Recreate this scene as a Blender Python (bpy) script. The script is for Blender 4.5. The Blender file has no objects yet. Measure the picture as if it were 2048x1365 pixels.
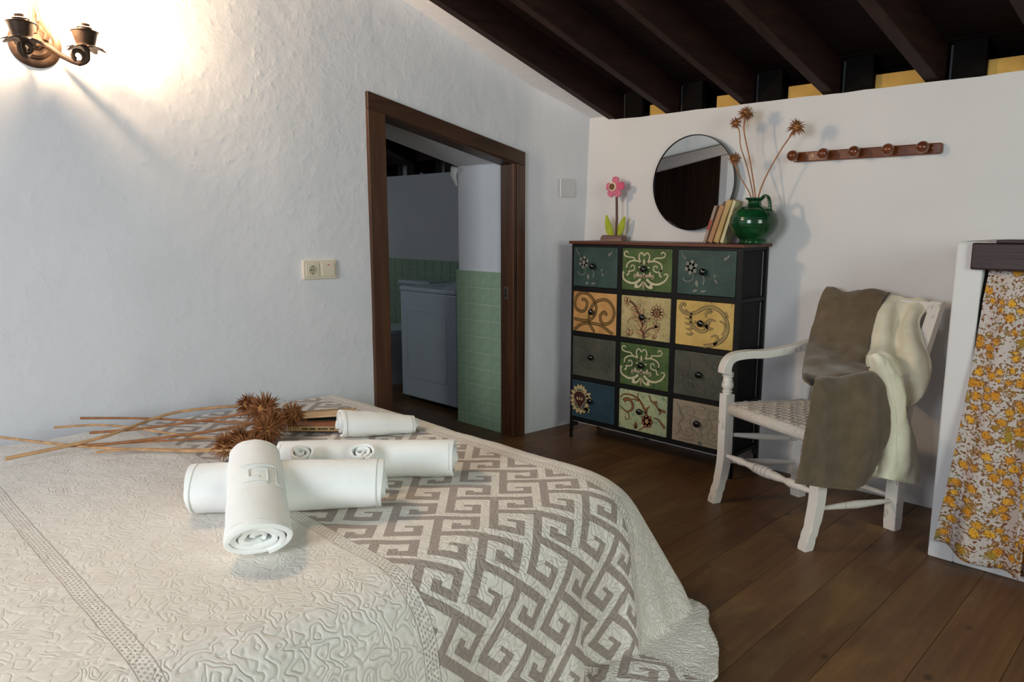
import bpy, bmesh, math, random
from mathutils import Vector, Matrix, Euler, noise
PI = math.pi
random.seed(7)
S = bpy.context.scene
COL = S.collection

# ------------------------------------------------------------------ camera, world, lights, exposure
cd = bpy.data.cameras.new('camera'); cam = bpy.data.objects.new('camera', cd); COL.objects.link(cam)
cam.location = (2.737, -3.315, 1.18)
cam.rotation_euler = (math.radians(90 - 9.102), 0, math.radians(44.735))
cd.sensor_width = 36; cd.lens = 1462 / 2048 * 36; cd.clip_start = .02
S.camera = cam
w = bpy.data.worlds.new('world'); S.world = w; w.use_nodes = True
w.node_tree.nodes['Background'].inputs[0].default_value = (.88, .91, 1.10, 1)
w.node_tree.nodes['Background'].inputs[1].default_value = .23
S.view_settings.view_transform = 'Standard'; S.view_settings.look = 'None'
S.view_settings.exposure = 0; S.view_settings.gamma = 1; S.view_settings.use_curve_mapping = False

def area(name, loc, target, sx, sy, power, color, spread=180):
    l = bpy.data.lights.new(name, 'AREA'); l.shape = 'RECTANGLE'; l.size = sx; l.size_y = sy
    l.energy = power; l.color = color; l.spread = math.radians(spread)
    o = bpy.data.objects.new(name, l); COL.objects.link(o); o.location = loc
    o.rotation_euler = (Vector(target) - Vector(loc)).to_track_quat('-Z', 'Y').to_euler()
    return o
area('window_light_rear', (1.6, -5.6, 1.55), (1.0, 0, .9), 1.3, 1.2, 77, (.90, .96, 1.0))
area('window_light_side', (4.7, -2.6, 1.55), (1.2, -1.9, .5), 1.1, 1.2, 46, (.90, 1.0, .86))
area('bathroom_fill_light', (-2.1, -1.95, 1.7), (-.9, -.1, .9), .6, .5, 4.5, (.80, .90, 1.0))  # bluish fill added to brighten the bathroom; no window is built there
BULB = 1060.0

# ------------------------------------------------------------------ node helpers
class G:
    """tiny node-graph helper"""
    def __init__(s, name):
        s.m = bpy.data.materials.new(name); s.m.use_nodes = True
        s.t = s.m.node_tree; s.b = s.t.nodes['Principled BSDF']
    def n(s, typ, **kw):
        nd = s.t.nodes.new(typ)
        for k, v in kw.items(): setattr(nd, k, v)
        return nd
    def setin(s, nd, i, v):
        if v is None: return
        if hasattr(v, 'is_linked') or isinstance(v, bpy.types.NodeSocket): s.t.links.new(v, nd.inputs[i])
        else: nd.inputs[i].default_value = v
    def math(s, op, a, b=None, c=None, clamp=False):
        nd = s.n('ShaderNodeMath', operation=op); nd.use_clamp = clamp
        s.setin(nd, 0, a); s.setin(nd, 1, b); s.setin(nd, 2, c)
        return nd.outputs[0]
    def coord(s, kind='Object', scale=(1, 1, 1), rot=(0, 0, 0), loc=(0, 0, 0)):
        tc = s.n('ShaderNodeTexCoord'); mp = s.n('ShaderNodeMapping')
        mp.inputs['Scale'].default_value = scale; mp.inputs['Rotation'].default_value = rot; mp.inputs['Location'].default_value = loc
        s.t.links.new(tc.outputs[kind], mp.inputs[0]); return mp.outputs[0]
    def uv(s, name, scale=(1, 1, 1)):
        u = s.n('ShaderNodeUVMap', uv_map=name); mp = s.n('ShaderNodeMapping'); mp.inputs['Scale'].default_value = scale
        s.t.links.new(u.outputs[0], mp.inputs[0]); return mp.outputs[0]
    def noise(s, vec, scale, detail=3, rough=.5, dist=0):
        nd = s.n('ShaderNodeTexNoise'); s.setin(nd, 'Vector', vec); nd.inputs['Scale'].default_value = scale
        nd.inputs['Detail'].default_value = detail; nd.inputs['Roughness'].default_value = rough; nd.inputs['Distortion'].default_value = dist
        return nd.outputs['Fac']
    def vor(s, vec, scale, feature='F1', out='Distance', rand=1):
        nd = s.n('ShaderNodeTexVoronoi', feature=feature); s.setin(nd, 'Vector', vec); nd.inputs['Scale'].default_value = scale
        nd.inputs['Randomness'].default_value = rand
        return nd.outputs[out]
    def ramp(s, fac, stops, interp='LINEAR'):
        nd = s.n('ShaderNodeValToRGB'); r = nd.color_ramp; r.interpolation = interp
        while len(r.elements) > 1: r.elements.remove(r.elements[-1])
        r.elements[0].position = stops[0][0]; r.elements[0].color = (*stops[0][1], 1)
        for p, c in stops[1:]:
            e = r.elements.new(p); e.color = (*c, 1)
        s.setin(nd, 0, fac); return nd.outputs[0]
    def mix(s, fac, a, b, mode='MIX'):
        nd = s.n('ShaderNodeMix', data_type='RGBA', blend_type=mode)
        s.setin(nd, 0, fac)
        for i, v in ((6, a), (7, b)):
            if isinstance(v, tuple): v = (*v[:3], 1)
            s.setin(nd, i, v)
        return nd.outputs[2]
    def sep(s, v):
        nd = s.n('ShaderNodeSeparateXYZ'); s.setin(nd, 0, v); return nd.outputs
    def bump(s, h, strength=.3, dist=.01, prev=None):
        nd = s.n('ShaderNodeBump'); s.setin(nd, 'Height', h); nd.inputs['Strength'].default_value = strength
        nd.inputs['Distance'].default_value = dist
        if prev: s.t.links.new(prev, nd.inputs['Normal'])
        s.t.links.new(nd.outputs[0], s.b.inputs['Normal']); return nd.outputs[0]
    def out(s, color=None, rough=None, spec=None, metal=None, sheen=None):
        s.setin(s.b, 'Base Color', (*color, 1) if isinstance(color, tuple) and len(color) == 3 else color)
        s.setin(s.b, 'Roughness', rough); s.setin(s.b, 'Specular IOR Level', spec); s.setin(s.b, 'Metallic', metal)
        s.setin(s.b, 'Sheen Weight', sheen)
        return s.m
def srgb(r, g, b):
    f = lambda c: (c / 255 / 12.92) if c / 255 <= .04045 else ((c / 255 + .055) / 1.055) ** 2.4
    return (f(r), f(g), f(b))
def mul(c, k): return tuple(min(1, x * k) for x in c)

def simple(name, c, rough=.5, var=.12, vs=30, bs=60, bstr=.15, bd=.002, spec=.4, metal=0, sheen=None, coord='Object', stretch=(1, 1, 1)):
    g = G(name); v = g.coord(coord, scale=stretch)
    n1 = g.noise(v, vs, 4)
    col = g.ramp(n1, [(.3, mul(c, 1 - var)), (.7, mul(c, 1 + var))])
    if bstr: g.bump(g.noise(v, bs, 3), bstr, bd)
    return g.out(col, rough, spec, metal, sheen)

# ------------------------------------------------------------------ mesh helpers
def link(name, bm, m=None, parent=None, smooth=False, angle=None):
    me = bpy.data.meshes.new(name); bm.normal_update(); bm.to_mesh(me); bm.free()
    o = bpy.data.objects.new(name, me); COL.objects.link(o)
    if m is not None:
        for mm in (m if isinstance(m, (list, tuple)) else [m]): me.materials.append(mm)
    if smooth: me.shade_smooth()
    if angle is not None:
        me.shade_smooth()
        bm2 = bmesh.new(); bm2.from_mesh(me)
        for e in bm2.edges:
            if len(e.link_faces) == 2 and e.calc_face_angle(0) > angle: e.smooth = False
        bm2.to_mesh(me); bm2.free()
    if parent is not None: o.parent = parent
    return o
def thing(name, label, cat, loc=(0, 0, 0), rz=0, group=None):
    o = bpy.data.objects.new(name, None); COL.objects.link(o); o.location = loc; o.rotation_euler = (0, 0, rz)
    o.empty_display_size = .05
    o['label'] = label; o['category'] = cat
    if group: o['group'] = group
    return o
def tag(o, label, cat, group=None):
    o['label'] = label; o['category'] = cat
    if group: o['group'] = group
    return o
def struct(o): o['kind'] = 'structure'; return o
def NB(): return bmesh.new()
def box(bm, x0, x1, y0, y1, z0, z1, bev=0, seg=2, mat=0):
    vs = [bm.verts.new((x, y, z)) for x in (x0, x1) for y in (y0, y1) for z in (z0, z1)]
    fs = [bm.faces.new([vs[i] for i in f]) for f in ((0, 1, 3, 2), (4, 6, 7, 5), (0, 4, 5, 1), (2, 3, 7, 6), (0, 2, 6, 4), (1, 5, 7, 3))]
    for f in fs: f.material_index = mat
    if bev:
        es = list({e for f in fs for e in f.edges})
        bmesh.ops.bevel(bm, geom=es, offset=bev, segments=seg, profile=.5, affect='EDGES', clamp_overlap=True)
    return vs
def lathe(bm, prof, n=24, mtx=None, cap=True, mat=0, phase=0):
    rings = []
    for r, z in prof:
        rings.append([bm.verts.new((r * math.cos(2 * PI * k / n + phase), r * math.sin(2 * PI * k / n + phase), z)) for k in range(n)])
    fs = []
    for a, b in zip(rings, rings[1:]):
        for k in range(n):
            fs.append(bm.faces.new((a[k], a[(k + 1) % n], b[(k + 1) % n], b[k])))
    if cap:
        fs.append(bm.faces.new(list(reversed(rings[0])))); fs.append(bm.faces.new(rings[-1]))
    for f in fs: f.material_index = mat
    if mtx is not None: bmesh.ops.transform(bm, matrix=mtx, verts=[v for r in rings for v in r])
    return [v for r in rings for v in r]
def catmull(P, n=8, closed=False):
    P = [Vector(p) for p in P]; out = []
    N = len(P)
    rng = range(N if closed else N - 1)
    for i in rng:
        if closed: a, b, c, d = P[(i - 1) % N], P[i], P[(i + 1) % N], P[(i + 2) % N]
        else: a, b, c, d = P[max(i - 1, 0)], P[i], P[i + 1], P[min(i + 2, N - 1)]
        for k in range(n):
            t = k / n
            out.append(.5 * ((2 * b) + (c - a) * t + (2 * a - 5 * b + 4 * c - d) * t * t + (3 * b - a - 3 * c + d) * t ** 3))
    if not closed: out.append(P[-1].copy())
    return out
def tube(bm, pts, rad, n=8, cap=True, mat=0, squash=None, up=None):
    """swept tube; rad a number or list; squash=(a,b) elliptic/rect factors"""
    pts = [Vector(p) for p in pts]; N = len(pts)
    R = rad if isinstance(rad, (list, tuple)) else [rad] * N
    if len(R) != N:
        R = [R[min(int(i / (N - 1) * (len(R) - 1)), len(R) - 2)] * (1 - (i / (N - 1) * (len(R) - 1) - min(int(i / (N - 1) * (len(R) - 1)), len(R) - 2))) +
             R[min(int(i / (N - 1) * (len(R) - 1)), len(R) - 2) + 1] * (i / (N - 1) * (len(R) - 1) - min(int(i / (N - 1) * (len(R) - 1)), len(R) - 2)) for i in range(N)]
    t0 = (pts[1] - pts[0]).normalized()
    ref = Vector(up) if up else (Vector((0, 0, 1)) if abs(t0.z) < .9 else Vector((0, 1, 0)))
    u = (ref - t0 * ref.dot(t0)).normalized(); rings = []
    sa, sb = squash or (1, 1)
    for i, p in enumerate(pts):
        t = (pts[min(i + 1, N - 1)] - pts[max(i - 1, 0)]).normalized()
        if up:
            uu = ref - t * ref.dot(t)
            if uu.length > 1e-4: u = uu.normalized()
        else: u = (u - t * u.dot(t)).normalized()
        v = t.cross(u)
        rings.append([bm.verts.new(p + (u * math.cos(2 * PI * k / n + PI / n) * sa + v * math.sin(2 * PI * k / n + PI / n) * sb) * R[i]) for k in range(n)])
    fs = []
    for a, b in zip(rings, rings[1:]):
        for k in range(n): fs.append(bm.faces.new((a[k], a[(k + 1) % n], b[(k + 1) % n], b[k])))
    if cap: fs.append(bm.faces.new(list(reversed(rings[0])))); fs.append(bm.faces.new(rings[-1]))
    for f in fs: f.material_index = mat
    return [v for r in rings for v in r]
def sheet(bm, net, thick=.004, sub=6, closed=False):
    """bicubic sheet through a control net (rows of points), with thickness"""
    rows = [catmull(r, sub) for r in net]
    cols = [catmull([r[j] for r in rows], sub) for j in range(len(rows[0]))]
    W, Hh = len(cols), len(cols[0])
    V = [[bm.verts.new(cols[j][i]) for j in range(W)] for i in range(Hh)]
    fs = []
    for i in range(Hh - 1):
        for j in range(W - 1): fs.append(bm.faces.new((V[i][j], V[i][j + 1], V[i + 1][j + 1], V[i + 1][j])))
    return V, fs
def prism(bm, poly, z0, z1, mtx=None, mat=0):
    a = [bm.verts.new((x, y, z0)) for x, y in poly]; b = [bm.verts.new((x, y, z1)) for x, y in poly]
    fs = [bm.faces.new(list(reversed(a))), bm.faces.new(b)]
    n = len(poly)
    for k in range(n): fs.append(bm.faces.new((a[k], a[(k + 1) % n], b[(k + 1) % n], b[k])))
    for f in fs: f.material_index = mat
    if mtx is not None: bmesh.ops.transform(bm, matrix=mtx, verts=a + b)
    return a + b
def frame(origin, xax, yax):
    x = Vector(xax).normalized(); y = Vector(yax); y = (y - x * y.dot(x)).normalized(); z = x.cross(y)
    m = Matrix((x, y, z)).transposed().to_4x4(); m.translation = Vector(origin); return m
def mod_bevel(o, wd, seg=2):
    m = o.modifiers.new('bevel', 'BEVEL'); m.width = wd; m.segments = seg; m.limit_method = 'ANGLE'; return o
def fbm(x, y, z=0, s=1): return noise.fractal(Vector((x * s, y * s, z * s)), 1.0, 2.0, 3)

# ------------------------------------------------------------------ materials
def plaster(name, c, low=.35, fine=.25, rough=.85):
    g = G(name); v = g.coord('Object')
    big = g.noise(v, 2.2, 3, .5); mid = g.noise(v, 9, 4, .55, .3); fin = g.noise(v, 60, 3)
    lump = g.math('POWER', g.noise(v, 24, 2, .5), 5)
    h = g.math('ADD', g.math('ADD', g.math('MULTIPLY', big, 1.0), g.math('MULTIPLY', mid, low)), g.math('ADD', g.math('MULTIPLY', lump, .5), g.math('MULTIPLY', fin, .03)))
    col = g.ramp(g.noise(v, 3.5, 4), [(.3, mul(c, .97)), (.7, mul(c, 1.02))])
    g.bump(h, fine, .03)
    return g.out(col, rough, .25)
M = {}
M['plaster'] = plaster('plaster', srgb(219, 219, 223), .32, .30)
M['plaster_smooth'] = plaster('plaster_smooth', srgb(213, 212, 213), .1, .13)
M['ochre'] = simple('ochre_plaster', srgb(206, 165, 88), .9, .12, 12)
def wood(name, c, c2, axis='Z', rough=.5, spec=.35, sc=1, bs=.25):
    g = G(name); st = {'Z': (26, 26, 1.6), 'X': (1.6, 26, 26), 'Y': (26, 1.6, 26)}[axis]
    v = g.coord('Object', scale=tuple(k * sc for k in st)); n1 = g.noise(v, 1, 5, .6, .6)
    v2 = g.coord('Object'); n2 = g.noise(v2, 5, 3)
    col = g.ramp(n1, [(.28, c2), (.72, c)]); col = g.mix(g.math('MULTIPLY', n2, .45), col, mul(c2, .8))
    g.bump(n1, bs, .003); return g.out(col, rough, spec)
M['door_wood'] = wood('door_casing_wood', srgb(98, 64, 42), srgb(56, 35, 24), 'Z', .42)
M['door_wood_y'] = wood('door_casing_wood_across', srgb(86, 56, 36), srgb(50, 32, 22), 'Y', .42)
M['beam'] = wood('dark_beam_wood', srgb(56, 34, 28), srgb(28, 16, 14), 'Y', .6, .2)
M['board'] = wood('dark_ceiling_board', srgb(34, 19, 16), srgb(16, 9, 8), 'X', .7, .15)
M['packer'] = simple('dark_packer', srgb(16, 13, 12), .9, spec=.1)
M['mantel'] = wood('mantel_wood', srgb(62, 38, 38), srgb(30, 18, 20), 'X', .45, .3, 1, .6)
M['rack'] = wood('rack_wood', srgb(140, 74, 34), srgb(86, 42, 20), 'X', .22, .6)
M['knob_wood'] = wood('rack_knob_wood', srgb(134, 72, 40), srgb(84, 40, 22), 'Y', .14, .7)
M['top_wood'] = wood('dresser_top_wood', srgb(112, 66, 48), srgb(74, 40, 30), 'X', .45)
M['black'] = simple('black_powder_coat', srgb(19, 19, 20), .5, .08, 40, 200, .05, spec=.22)
M['black_fabric'] = simple('black_fabric', srgb(17, 17, 18), .85, .1, 60, 600, .2)
M['gloss_black'] = simple('gloss_black', srgb(9, 9, 10), .08, .02, 30, bstr=0, spec=.8)
M['grey_edge'] = simple('zip_edge', srgb(150, 150, 148), .6)
M['white_paint'] = None
def chair_paint():
    g = G('distressed_white_paint'); v = g.coord('Object')
    w1 = g.noise(v, 22, 5, .65); w2 = g.noise(g.coord('Object', scale=(60, 60, 9)), 1, 4, .6)
    wear = g.math('MULTIPLY', g.math('GREATER_THAN', w1, .60), g.math('GREATER_THAN', w2, .54))
    wear = g.math('MULTIPLY', wear, .5)
    sp = g.math('LESS_THAN', g.vor(v, 70), .07)
    col = g.mix(wear, srgb(222, 217, 210), srgb(140, 132, 122)); col = g.mix(g.math('MULTIPLY', sp, .7), col, srgb(110, 98, 86))
    g.bump(w1, .25, .003); return g.out(col, .5, .4)
M['white_paint'] = chair_paint()
def rope():
    g = G('woven_rush'); v = g.coord('Object', scale=(1, 1, 1))
    a = g.noise(g.uv('UVMap', (1, 1, 1)), 1, 3) if False else g.noise(v, 160, 3, .6)
    col = g.ramp(a, [(.3, srgb(196, 188, 178)), (.7, srgb(226, 220, 211))]); g.bump(g.noise(v, 260, 2), .5, .002)
    return g.out(col, .8, .2)
M['rush'] = rope()
def fabric(name, c, c2, rough=.95, wr=.5, sheen=.25, fuzz=420):
    g = G(name); v = g.coord('Object')
    col = g.ramp(g.noise(v, 14, 4, .6), [(.3, c2), (.7, c)])
    f = g.noise(v, fuzz, 2); wk = g.noise(g.coord('Object', scale=(9, 9, 4)), 1, 3, .5, 1.0)
    h = g.math('ADD', g.math('MULTIPLY', f, .08), g.math('MULTIPLY', wk, wr)); g.bump(h, .35, .012)
    return g.out(col, rough, .15, None, sheen)
M['brown_fleece'] = fabric('brown_fleece', srgb(112, 97, 78), srgb(94, 80, 62))
M['cream_fleece'] = fabric('cream_fleece', srgb(232, 228, 206), srgb(222, 216, 192))
M['towel'] = fabric('white_terry', srgb(246, 248, 246), srgb(240, 242, 240), .95, .35, .2, 520)
M['towel_trim'] = fabric('white_terry_trim', srgb(226, 228, 224), srgb(216, 218, 214), .9, .05, .1, 900)
M['jug'] = None
def glaze():
    g = G('green_glaze'); v = g.coord('Object')
    col = g.ramp(g.noise(v, 14, 4), [(.3, srgb(8, 40, 20)), (.6, srgb(14, 66, 34)), (.8, srgb(34, 88, 40))])
    rings = g.n('ShaderNodeTexWave', wave_type='BANDS', bands_direction='Z'); rings.inputs['Scale'].default_value = 22; rings.inputs['Distortion'].default_value = 1.0
    g.t.links.new(v, rings.inputs['Vector']); g.bump(rings.outputs['Fac'], .10, .004)
    return g.out(col, .15, .6)
M['jug'] = glaze()
M['stem'] = simple('dried_stem', srgb(156, 104, 66), .7, .25, 30, 120, .4)
M['stem_pale'] = simple('dried_pale_stem', srgb(192, 150, 108), .75, .28, 22, 120, .4)
M['thistle'] = simple('dried_thistle', srgb(166, 116, 66), .8, .4, 40, 150, .6)
M['thistle_dark'] = simple('dried_thistle_spikes', srgb(142, 92, 54), .75, .3, 40, 150, .3)
M['pink'] = simple('pink_painted_wood', srgb(206, 110, 136), .6, .14, 40, 90, .3)
M['pink_deep'] = simple('deep_pink_painted_wood', srgb(208, 84, 120), .6, .14, 40, 90, .3)
M['cream_paint'] = simple('cream_painted_wood', srgb(236, 218, 190), .6)
M['brown_paint'] = simple('brown_painted_wood', srgb(116, 76, 52), .6)
M['lime'] = simple('lime_painted_wood', srgb(160, 172, 44), .6, .12, 30, 90, .3)
M['grey_wood'] = wood('washed_grey_wood', srgb(168, 140, 132), srgb(92, 68, 62), 'X', .8)
M['grey_wood_z'] = wood('washed_grey_stick', srgb(150, 118, 108), srgb(84, 54, 48), 'Z', .8)
M['mirror'] = G('mirror_glass').out((.86, .88, .88), .02, .5, 1.0)
M['ivory'] = simple('ivory_plastic', srgb(214, 204, 184), .35, .03, 20, bstr=0, spec=.5)
M['hole'] = simple('dark_hole', srgb(20, 18, 16), .8, .05, bstr=0)
M['red'] = simple('red_indicator', srgb(210, 60, 50), .3, .05, bstr=0)
M['steel'] = simple('brushed_steel', srgb(150, 140, 125), .35, .1, metal=.9)
M['bronze'] = simple('aged_bronze', srgb(60, 42, 28), .5, .22, 60, 120, .2, metal=.25)
M['enamel'] = simple('white_enamel', srgb(196, 206, 216), .3, .03, 8, bstr=0, spec=.5)
M['dark_gap'] = simple('dark_machine_gap', srgb(34, 40, 44), .6, .1)
M['porcelain'] = simple('toilet_porcelain', srgb(206, 214, 220), .18, .02, 8, bstr=0, spec=.6)
def tile_mat():
    g = G('green_glazed_tile'); v = g.coord('Object'); oi = g.n('ShaderNodeObjectInfo')
    col = g.ramp(g.noise(v, 26, 3), [(.3, srgb(140, 164, 138)), (.7, srgb(158, 180, 154))])
    col = g.mix(g.math('MULTIPLY', oi.outputs['Random'], .28), col, srgb(166, 186, 160)); g.bump(g.noise(v, 30, 2), .12, .004)
    return g.out(col, .3, .5)
M['tile'] = tile_mat()
M['grout'] = simple('pale_grout', srgb(196, 206, 190), .9, .06)
def plank_mat():
    g = G('wood_look_plank'); oi = g.n('ShaderNodeObjectInfo')
    off = g.n('ShaderNodeVectorMath', operation='SCALE'); tc = g.n('ShaderNodeTexCoord')
    rn = g.n('ShaderNodeCombineXYZ'); g.t.links.new(oi.outputs['Random'], rn.inputs[0]); g.t.links.new(oi.outputs['Random'], rn.inputs[1])
    g.t.links.new(rn.outputs[0], off.inputs[0]); off.inputs['Scale'].default_value = 37
    ad = g.n('ShaderNodeVectorMath', operation='ADD'); g.t.links.new(tc.outputs['Object'], ad.inputs[0]); g.t.links.new(off.outputs[0], ad.inputs[1])
    mp = g.n('ShaderNodeMapping'); mp.inputs['Scale'].default_value = (34, 1.5, 1); g.t.links.new(ad.outputs[0], mp.inputs[0])
    grain = g.noise(mp.outputs[0], 1, 6, .65, .8)
    mp2 = g.n('ShaderNodeMapping'); mp2.inputs['Scale'].default_value = (5, 1.6, 1); g.t.links.new(ad.outputs[0], mp2.inputs[0])
    patch = g.noise(mp2.outputs[0], 1, 4, .6, .5)
    col = g.ramp(grain, [(.25, srgb(66, 46, 30)), (.5, srgb(94, 66, 42)), (.75, srgb(122, 90, 56))])
    tint = g.ramp(patch, [(.3, srgb(92, 56, 38)), (.5, srgb(96, 68, 42)), (.72, srgb(140, 112, 70))])
    col = g.mix(.5, col, tint)
    mp3 = g.n('ShaderNodeMapping'); mp3.inputs['Scale'].default_value = (1.6, 1, 1); g.t.links.new(ad.outputs[0], mp3.inputs[0])
    kn = g.vor(mp3.outputs[0], 3.4); knot = g.ramp(kn, [(.0, (1, 1, 1)), (.045, (.8, .8, .8)), (.075, (0, 0, 0))])
    col = g.mix(g.math('MULTIPLY', knot, .7), col, srgb(38, 26, 20))
    br = g.n('ShaderNodeHueSaturation'); g.t.links.new(col, br.inputs['Color']); g.setin(br, 'Value', g.math('MULTIPLY_ADD', oi.outputs['Random'], .34, .80))
    g.bump(grain, .22, .002)
    return g.out(br.outputs[0], .42, .35)
M['plank'] = plank_mat()
M['joint'] = simple('floor_joint', srgb(96, 78, 62), .9)

# ------------------------------------------------------------------ floor
def build_floor():
    bm = NB(); box(bm, -2.9, 4.6, -5.6, .8, -.05, -.0025)
    fl = struct(link('floor', bm, M['joint']))
    W, Ln = .178, 1.2
    bm = NB(); box(bm, -W / 2 + .0007, W / 2 - .0007, -Ln / 2 + .0007, Ln / 2 - .0007, -.0024, 0, .0006, 1)
    proto = link('plank', bm, M['plank'], fl); me = proto.data; first = True
    offs = {0: -.771, 1: -.452}
    x = -2.85 + .013; k = 0
    # nine rows of staggered planks in the room, joints where the photograph shows them
    stag = [-.44, -.12, -.78, -.45, -1.02, -.25, -.62]
    while x < 4.4:
        y = -5.5 + (stag[k % 7] % Ln)
        yy = y - Ln
        while yy < .9:
            if yy + Ln / 2 > -5.6 and yy - Ln / 2 < .8:
                o = proto if first else proto.copy()
                if not first: COL.objects.link(o); o.parent = fl
                first = False
                o.location = (x, yy, 0)
            yy += Ln
        x += W; k += 1
build_floor()

# ------------------------------------------------------------------ left wall (thick plastered wall with the doorway)
xl = lambda y: .103 * y                    # wall face, slightly out of square
ztop = lambda y: 1.772 - .372 * y          # line where the sloping ceiling meets it
DL, DR = -1.30, -.475                      # doorway
head = lambda y: 1.70 + (y - DL) * (-.235)
BACKX = -.515
def lean(y, z):
    t = max(0, min(1, (y + .42) / .42)); t = t * t * (3 - 2 * t)
    return t * .066 * max(0, z) / 1.77
def build_wall_left():
    bm = NB()
    ys = []
    y = -5.2
    while y < DL - .03: ys.append(y); y += .09
    ys += [DL + (DR - DL) * i / 10 for i in range(11)]
    ys += [DR + (.12 - DR) * i / 8 for i in range(1, 9)]
    def disp(y, z): return .006 * fbm(y * 1.7, z * 1.7, 3) + .0025 * fbm(y * 6, z * 6, 9)
    def col(y, z0, z1, n=26):
        out = []
        for i in range(n + 1):
            z = z0 + (z1 - z0) * i / n
            k = 0 if (abs(y - DL) < .02 or abs(y - DR) < .02 or (DL < y < DR and i == 0)) else 1
            out.append(bm.verts.new((xl(y) + lean(y, z) + disp(y, z) * k, y, z)))
        return out
    top = lambda y: ztop(y) + .12
    prev = None
    for i, y in enumerate(ys):
        inside = DL - 1e-6 <= y <= DR + 1e-6
        full = col(y, 0, top(y)) if not (DL + 1e-6 < y < DR - 1e-6) else None
        over = col(y, head(y), top(y), 10) if inside else None
        if prev:
            pf, po, py = prev
            if full and pf and not (abs(py - DL) < 1e-6 and inside) and not (inside and py >= DL - 1e-6 and py < DR - 1e-6):
                for a in range(len(full) - 1): bm.faces.new((pf[a], full[a], full[a + 1], pf[a + 1]))
            if over and po:
                for a in range(len(over) - 1): bm.faces.new((po[a], over[a], over[a + 1], po[a + 1]))
        prev = (full, over, y)
    # reveals (right jamb wall, left jamb wall, sloping soffit) and far face
    def quad(*p): bm.faces.new([bm.verts.new(q) for q in p])
    quad((xl(DR), DR, 0), (BACKX, DR, 0), (BACKX, DR, head(DR)), (xl(DR), DR, head(DR)))
    quad((xl(DL), DL, 0), (xl(DL), DL, head(DL)), (BACKX, DL, head(DL)), (BACKX, DL, 0))
    quad((xl(DL), DL, head(DL)), (xl(DR), DR, head(DR)), (BACKX, DR, head(DR)), (BACKX, DL, head(DL)))
    for (a, b) in ((-5.2, DL), (DR, .12)):
        quad((BACKX, a, 0), (BACKX, b, 0), (BACKX, b, top(b)), (BACKX, a, top(a)))
    quad((BACKX, DL, head(DL)), (BACKX, DR, head(DR)), (BACKX, DR, top(DR)), (BACKX, DL, top(DL)))
    quad((xl(-5.2), -5.2, top(-5.2)), (BACKX, -5.2, top(-5.2)), (BACKX, .12, top(.12)), (xl(.12), .12, top(.12)))
    quad((xl(-5.2), -5.2, 0), (xl(-5.2), -5.2, top(-5.2)), (BACKX, -5.2, top(-5.2)), (BACKX, -5.2, 0))
    wl = struct(link('wall_left', bm, M['plaster'], smooth=True, angle=.7))
    # tiled lower part of the right jamb: grout bed then tiles
    bm = NB(); box(bm, BACKX - .012, xl(DR) - .105, DR - .007, DR - .0005, 0, .915, 0)
    link('grout_bed', bm, M['grout'], wl)
    bm = NB(); box(bm, -.0475, .0475, -.011, -.006, -.0455, .0455, .0015, 1)
    t0 = link('tile', bm, M['tile'], wl); f = True
    for i in range(4):
        for j in range(10):
            o = t0 if f else t0.copy()
            if not f: COL.objects.link(o); o.parent = wl
            f = False
            o.location = (BACKX + .034 + i * .098, DR, .915 - .047 - j * .0945); o.rotation_euler = (random.uniform(-.006, .006), 0, random.uniform(-.006, .006))
            if i == 0 and False: pass
    # little rough plaster corbel at the head of the jamb
    bm = NB(); tube(bm, [(BACKX - .005, DR - .02, head(DR) - .005), (BACKX - .03, DR - .01, head(DR) - .05), (BACKX - .012, DR, head(DR) - .11)], [.022, .020, .008], 8)
    link('plaster_corbel', bm, M['plaster'], wl, True)
    # plaster strip between wall and first beam
    bm = NB()
    a = [(xl(y) - .02, y, ztop(y) - .006) for y in (-5.0, .1)]; b = [(x_ + .215 - (.04 if k == 0 else 0), y, z + .0) for k, (x_, y, z) in enumerate(a)]
    v = [bm.verts.new(p) for p in (a[0], a[1], b[1], b[0])]; u = [bm.verts.new((p.co.x, p.co.y, p.co.z + .06)) for p in v]
    bm.faces.new(v[::-1]); bm.faces.new(u)
    for k in range(4): bm.faces.new((v[k], v[(k + 1) % 4], u[(k + 1) % 4], u[k]))
    link('plaster_strip', bm, M['plaster'], wl)
    return wl
WALL_L = build_wall_left()

# ------------------------------------------------------------------ back wall
def build_wall_back():
    bm = NB(); nx, nz = 110, 40; x0, x1 = -.02, 4.6; T = .12
    def topz(x): return 1.742 - .003 * x + .004 * fbm(x * 6, 2) + (.024 if x < .19 else 0)
    fr, bk = [], []
    for i in range(nx + 1):
        x = x0 + (x1 - x0) * i / nx; c = []
        for j in range(nz + 1):
            z = topz(x) * j / nz
            y = .004 * fbm(x * 1.5, z * 1.5, 5) + (.004 if j == nz else 0)
            c.append(bm.verts.new((x, y, z)))
        fr.append(c); bk.append([bm.verts.new((x, T, 0)), bm.verts.new((x, T, topz(x)))])
    for i in range(nx):
        for j in range(nz): bm.faces.new((fr[i][j], fr[i + 1][j], fr[i + 1][j + 1], fr[i][j + 1]))
        bm.faces.new((fr[i][nz], fr[i + 1][nz], bk[i + 1][1], bk[i][1])); bm.faces.new((bk[i][0], bk[i][1], bk[i + 1][1], bk[i + 1][0]))
    wb = struct(link('wall_back', bm, M['plaster_smooth'], angle=.8))
    # ochre plaster infill between the beam ends, and the dark packers beside each beam
    for (a, b) in ((.405, .585), (.80, 1.0), (1.165, 1.385), (1.535, 1.80), (1.955, 2.215), (2.37, 2.62), (2.78, 3.0)):
        bm = NB(); box(bm, a, b, .085, .118, 1.70, 1.808, .004); link('infill_block', bm, M['ochre'], wb)
    return wb
WALL_B = build_wall_back()
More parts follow.
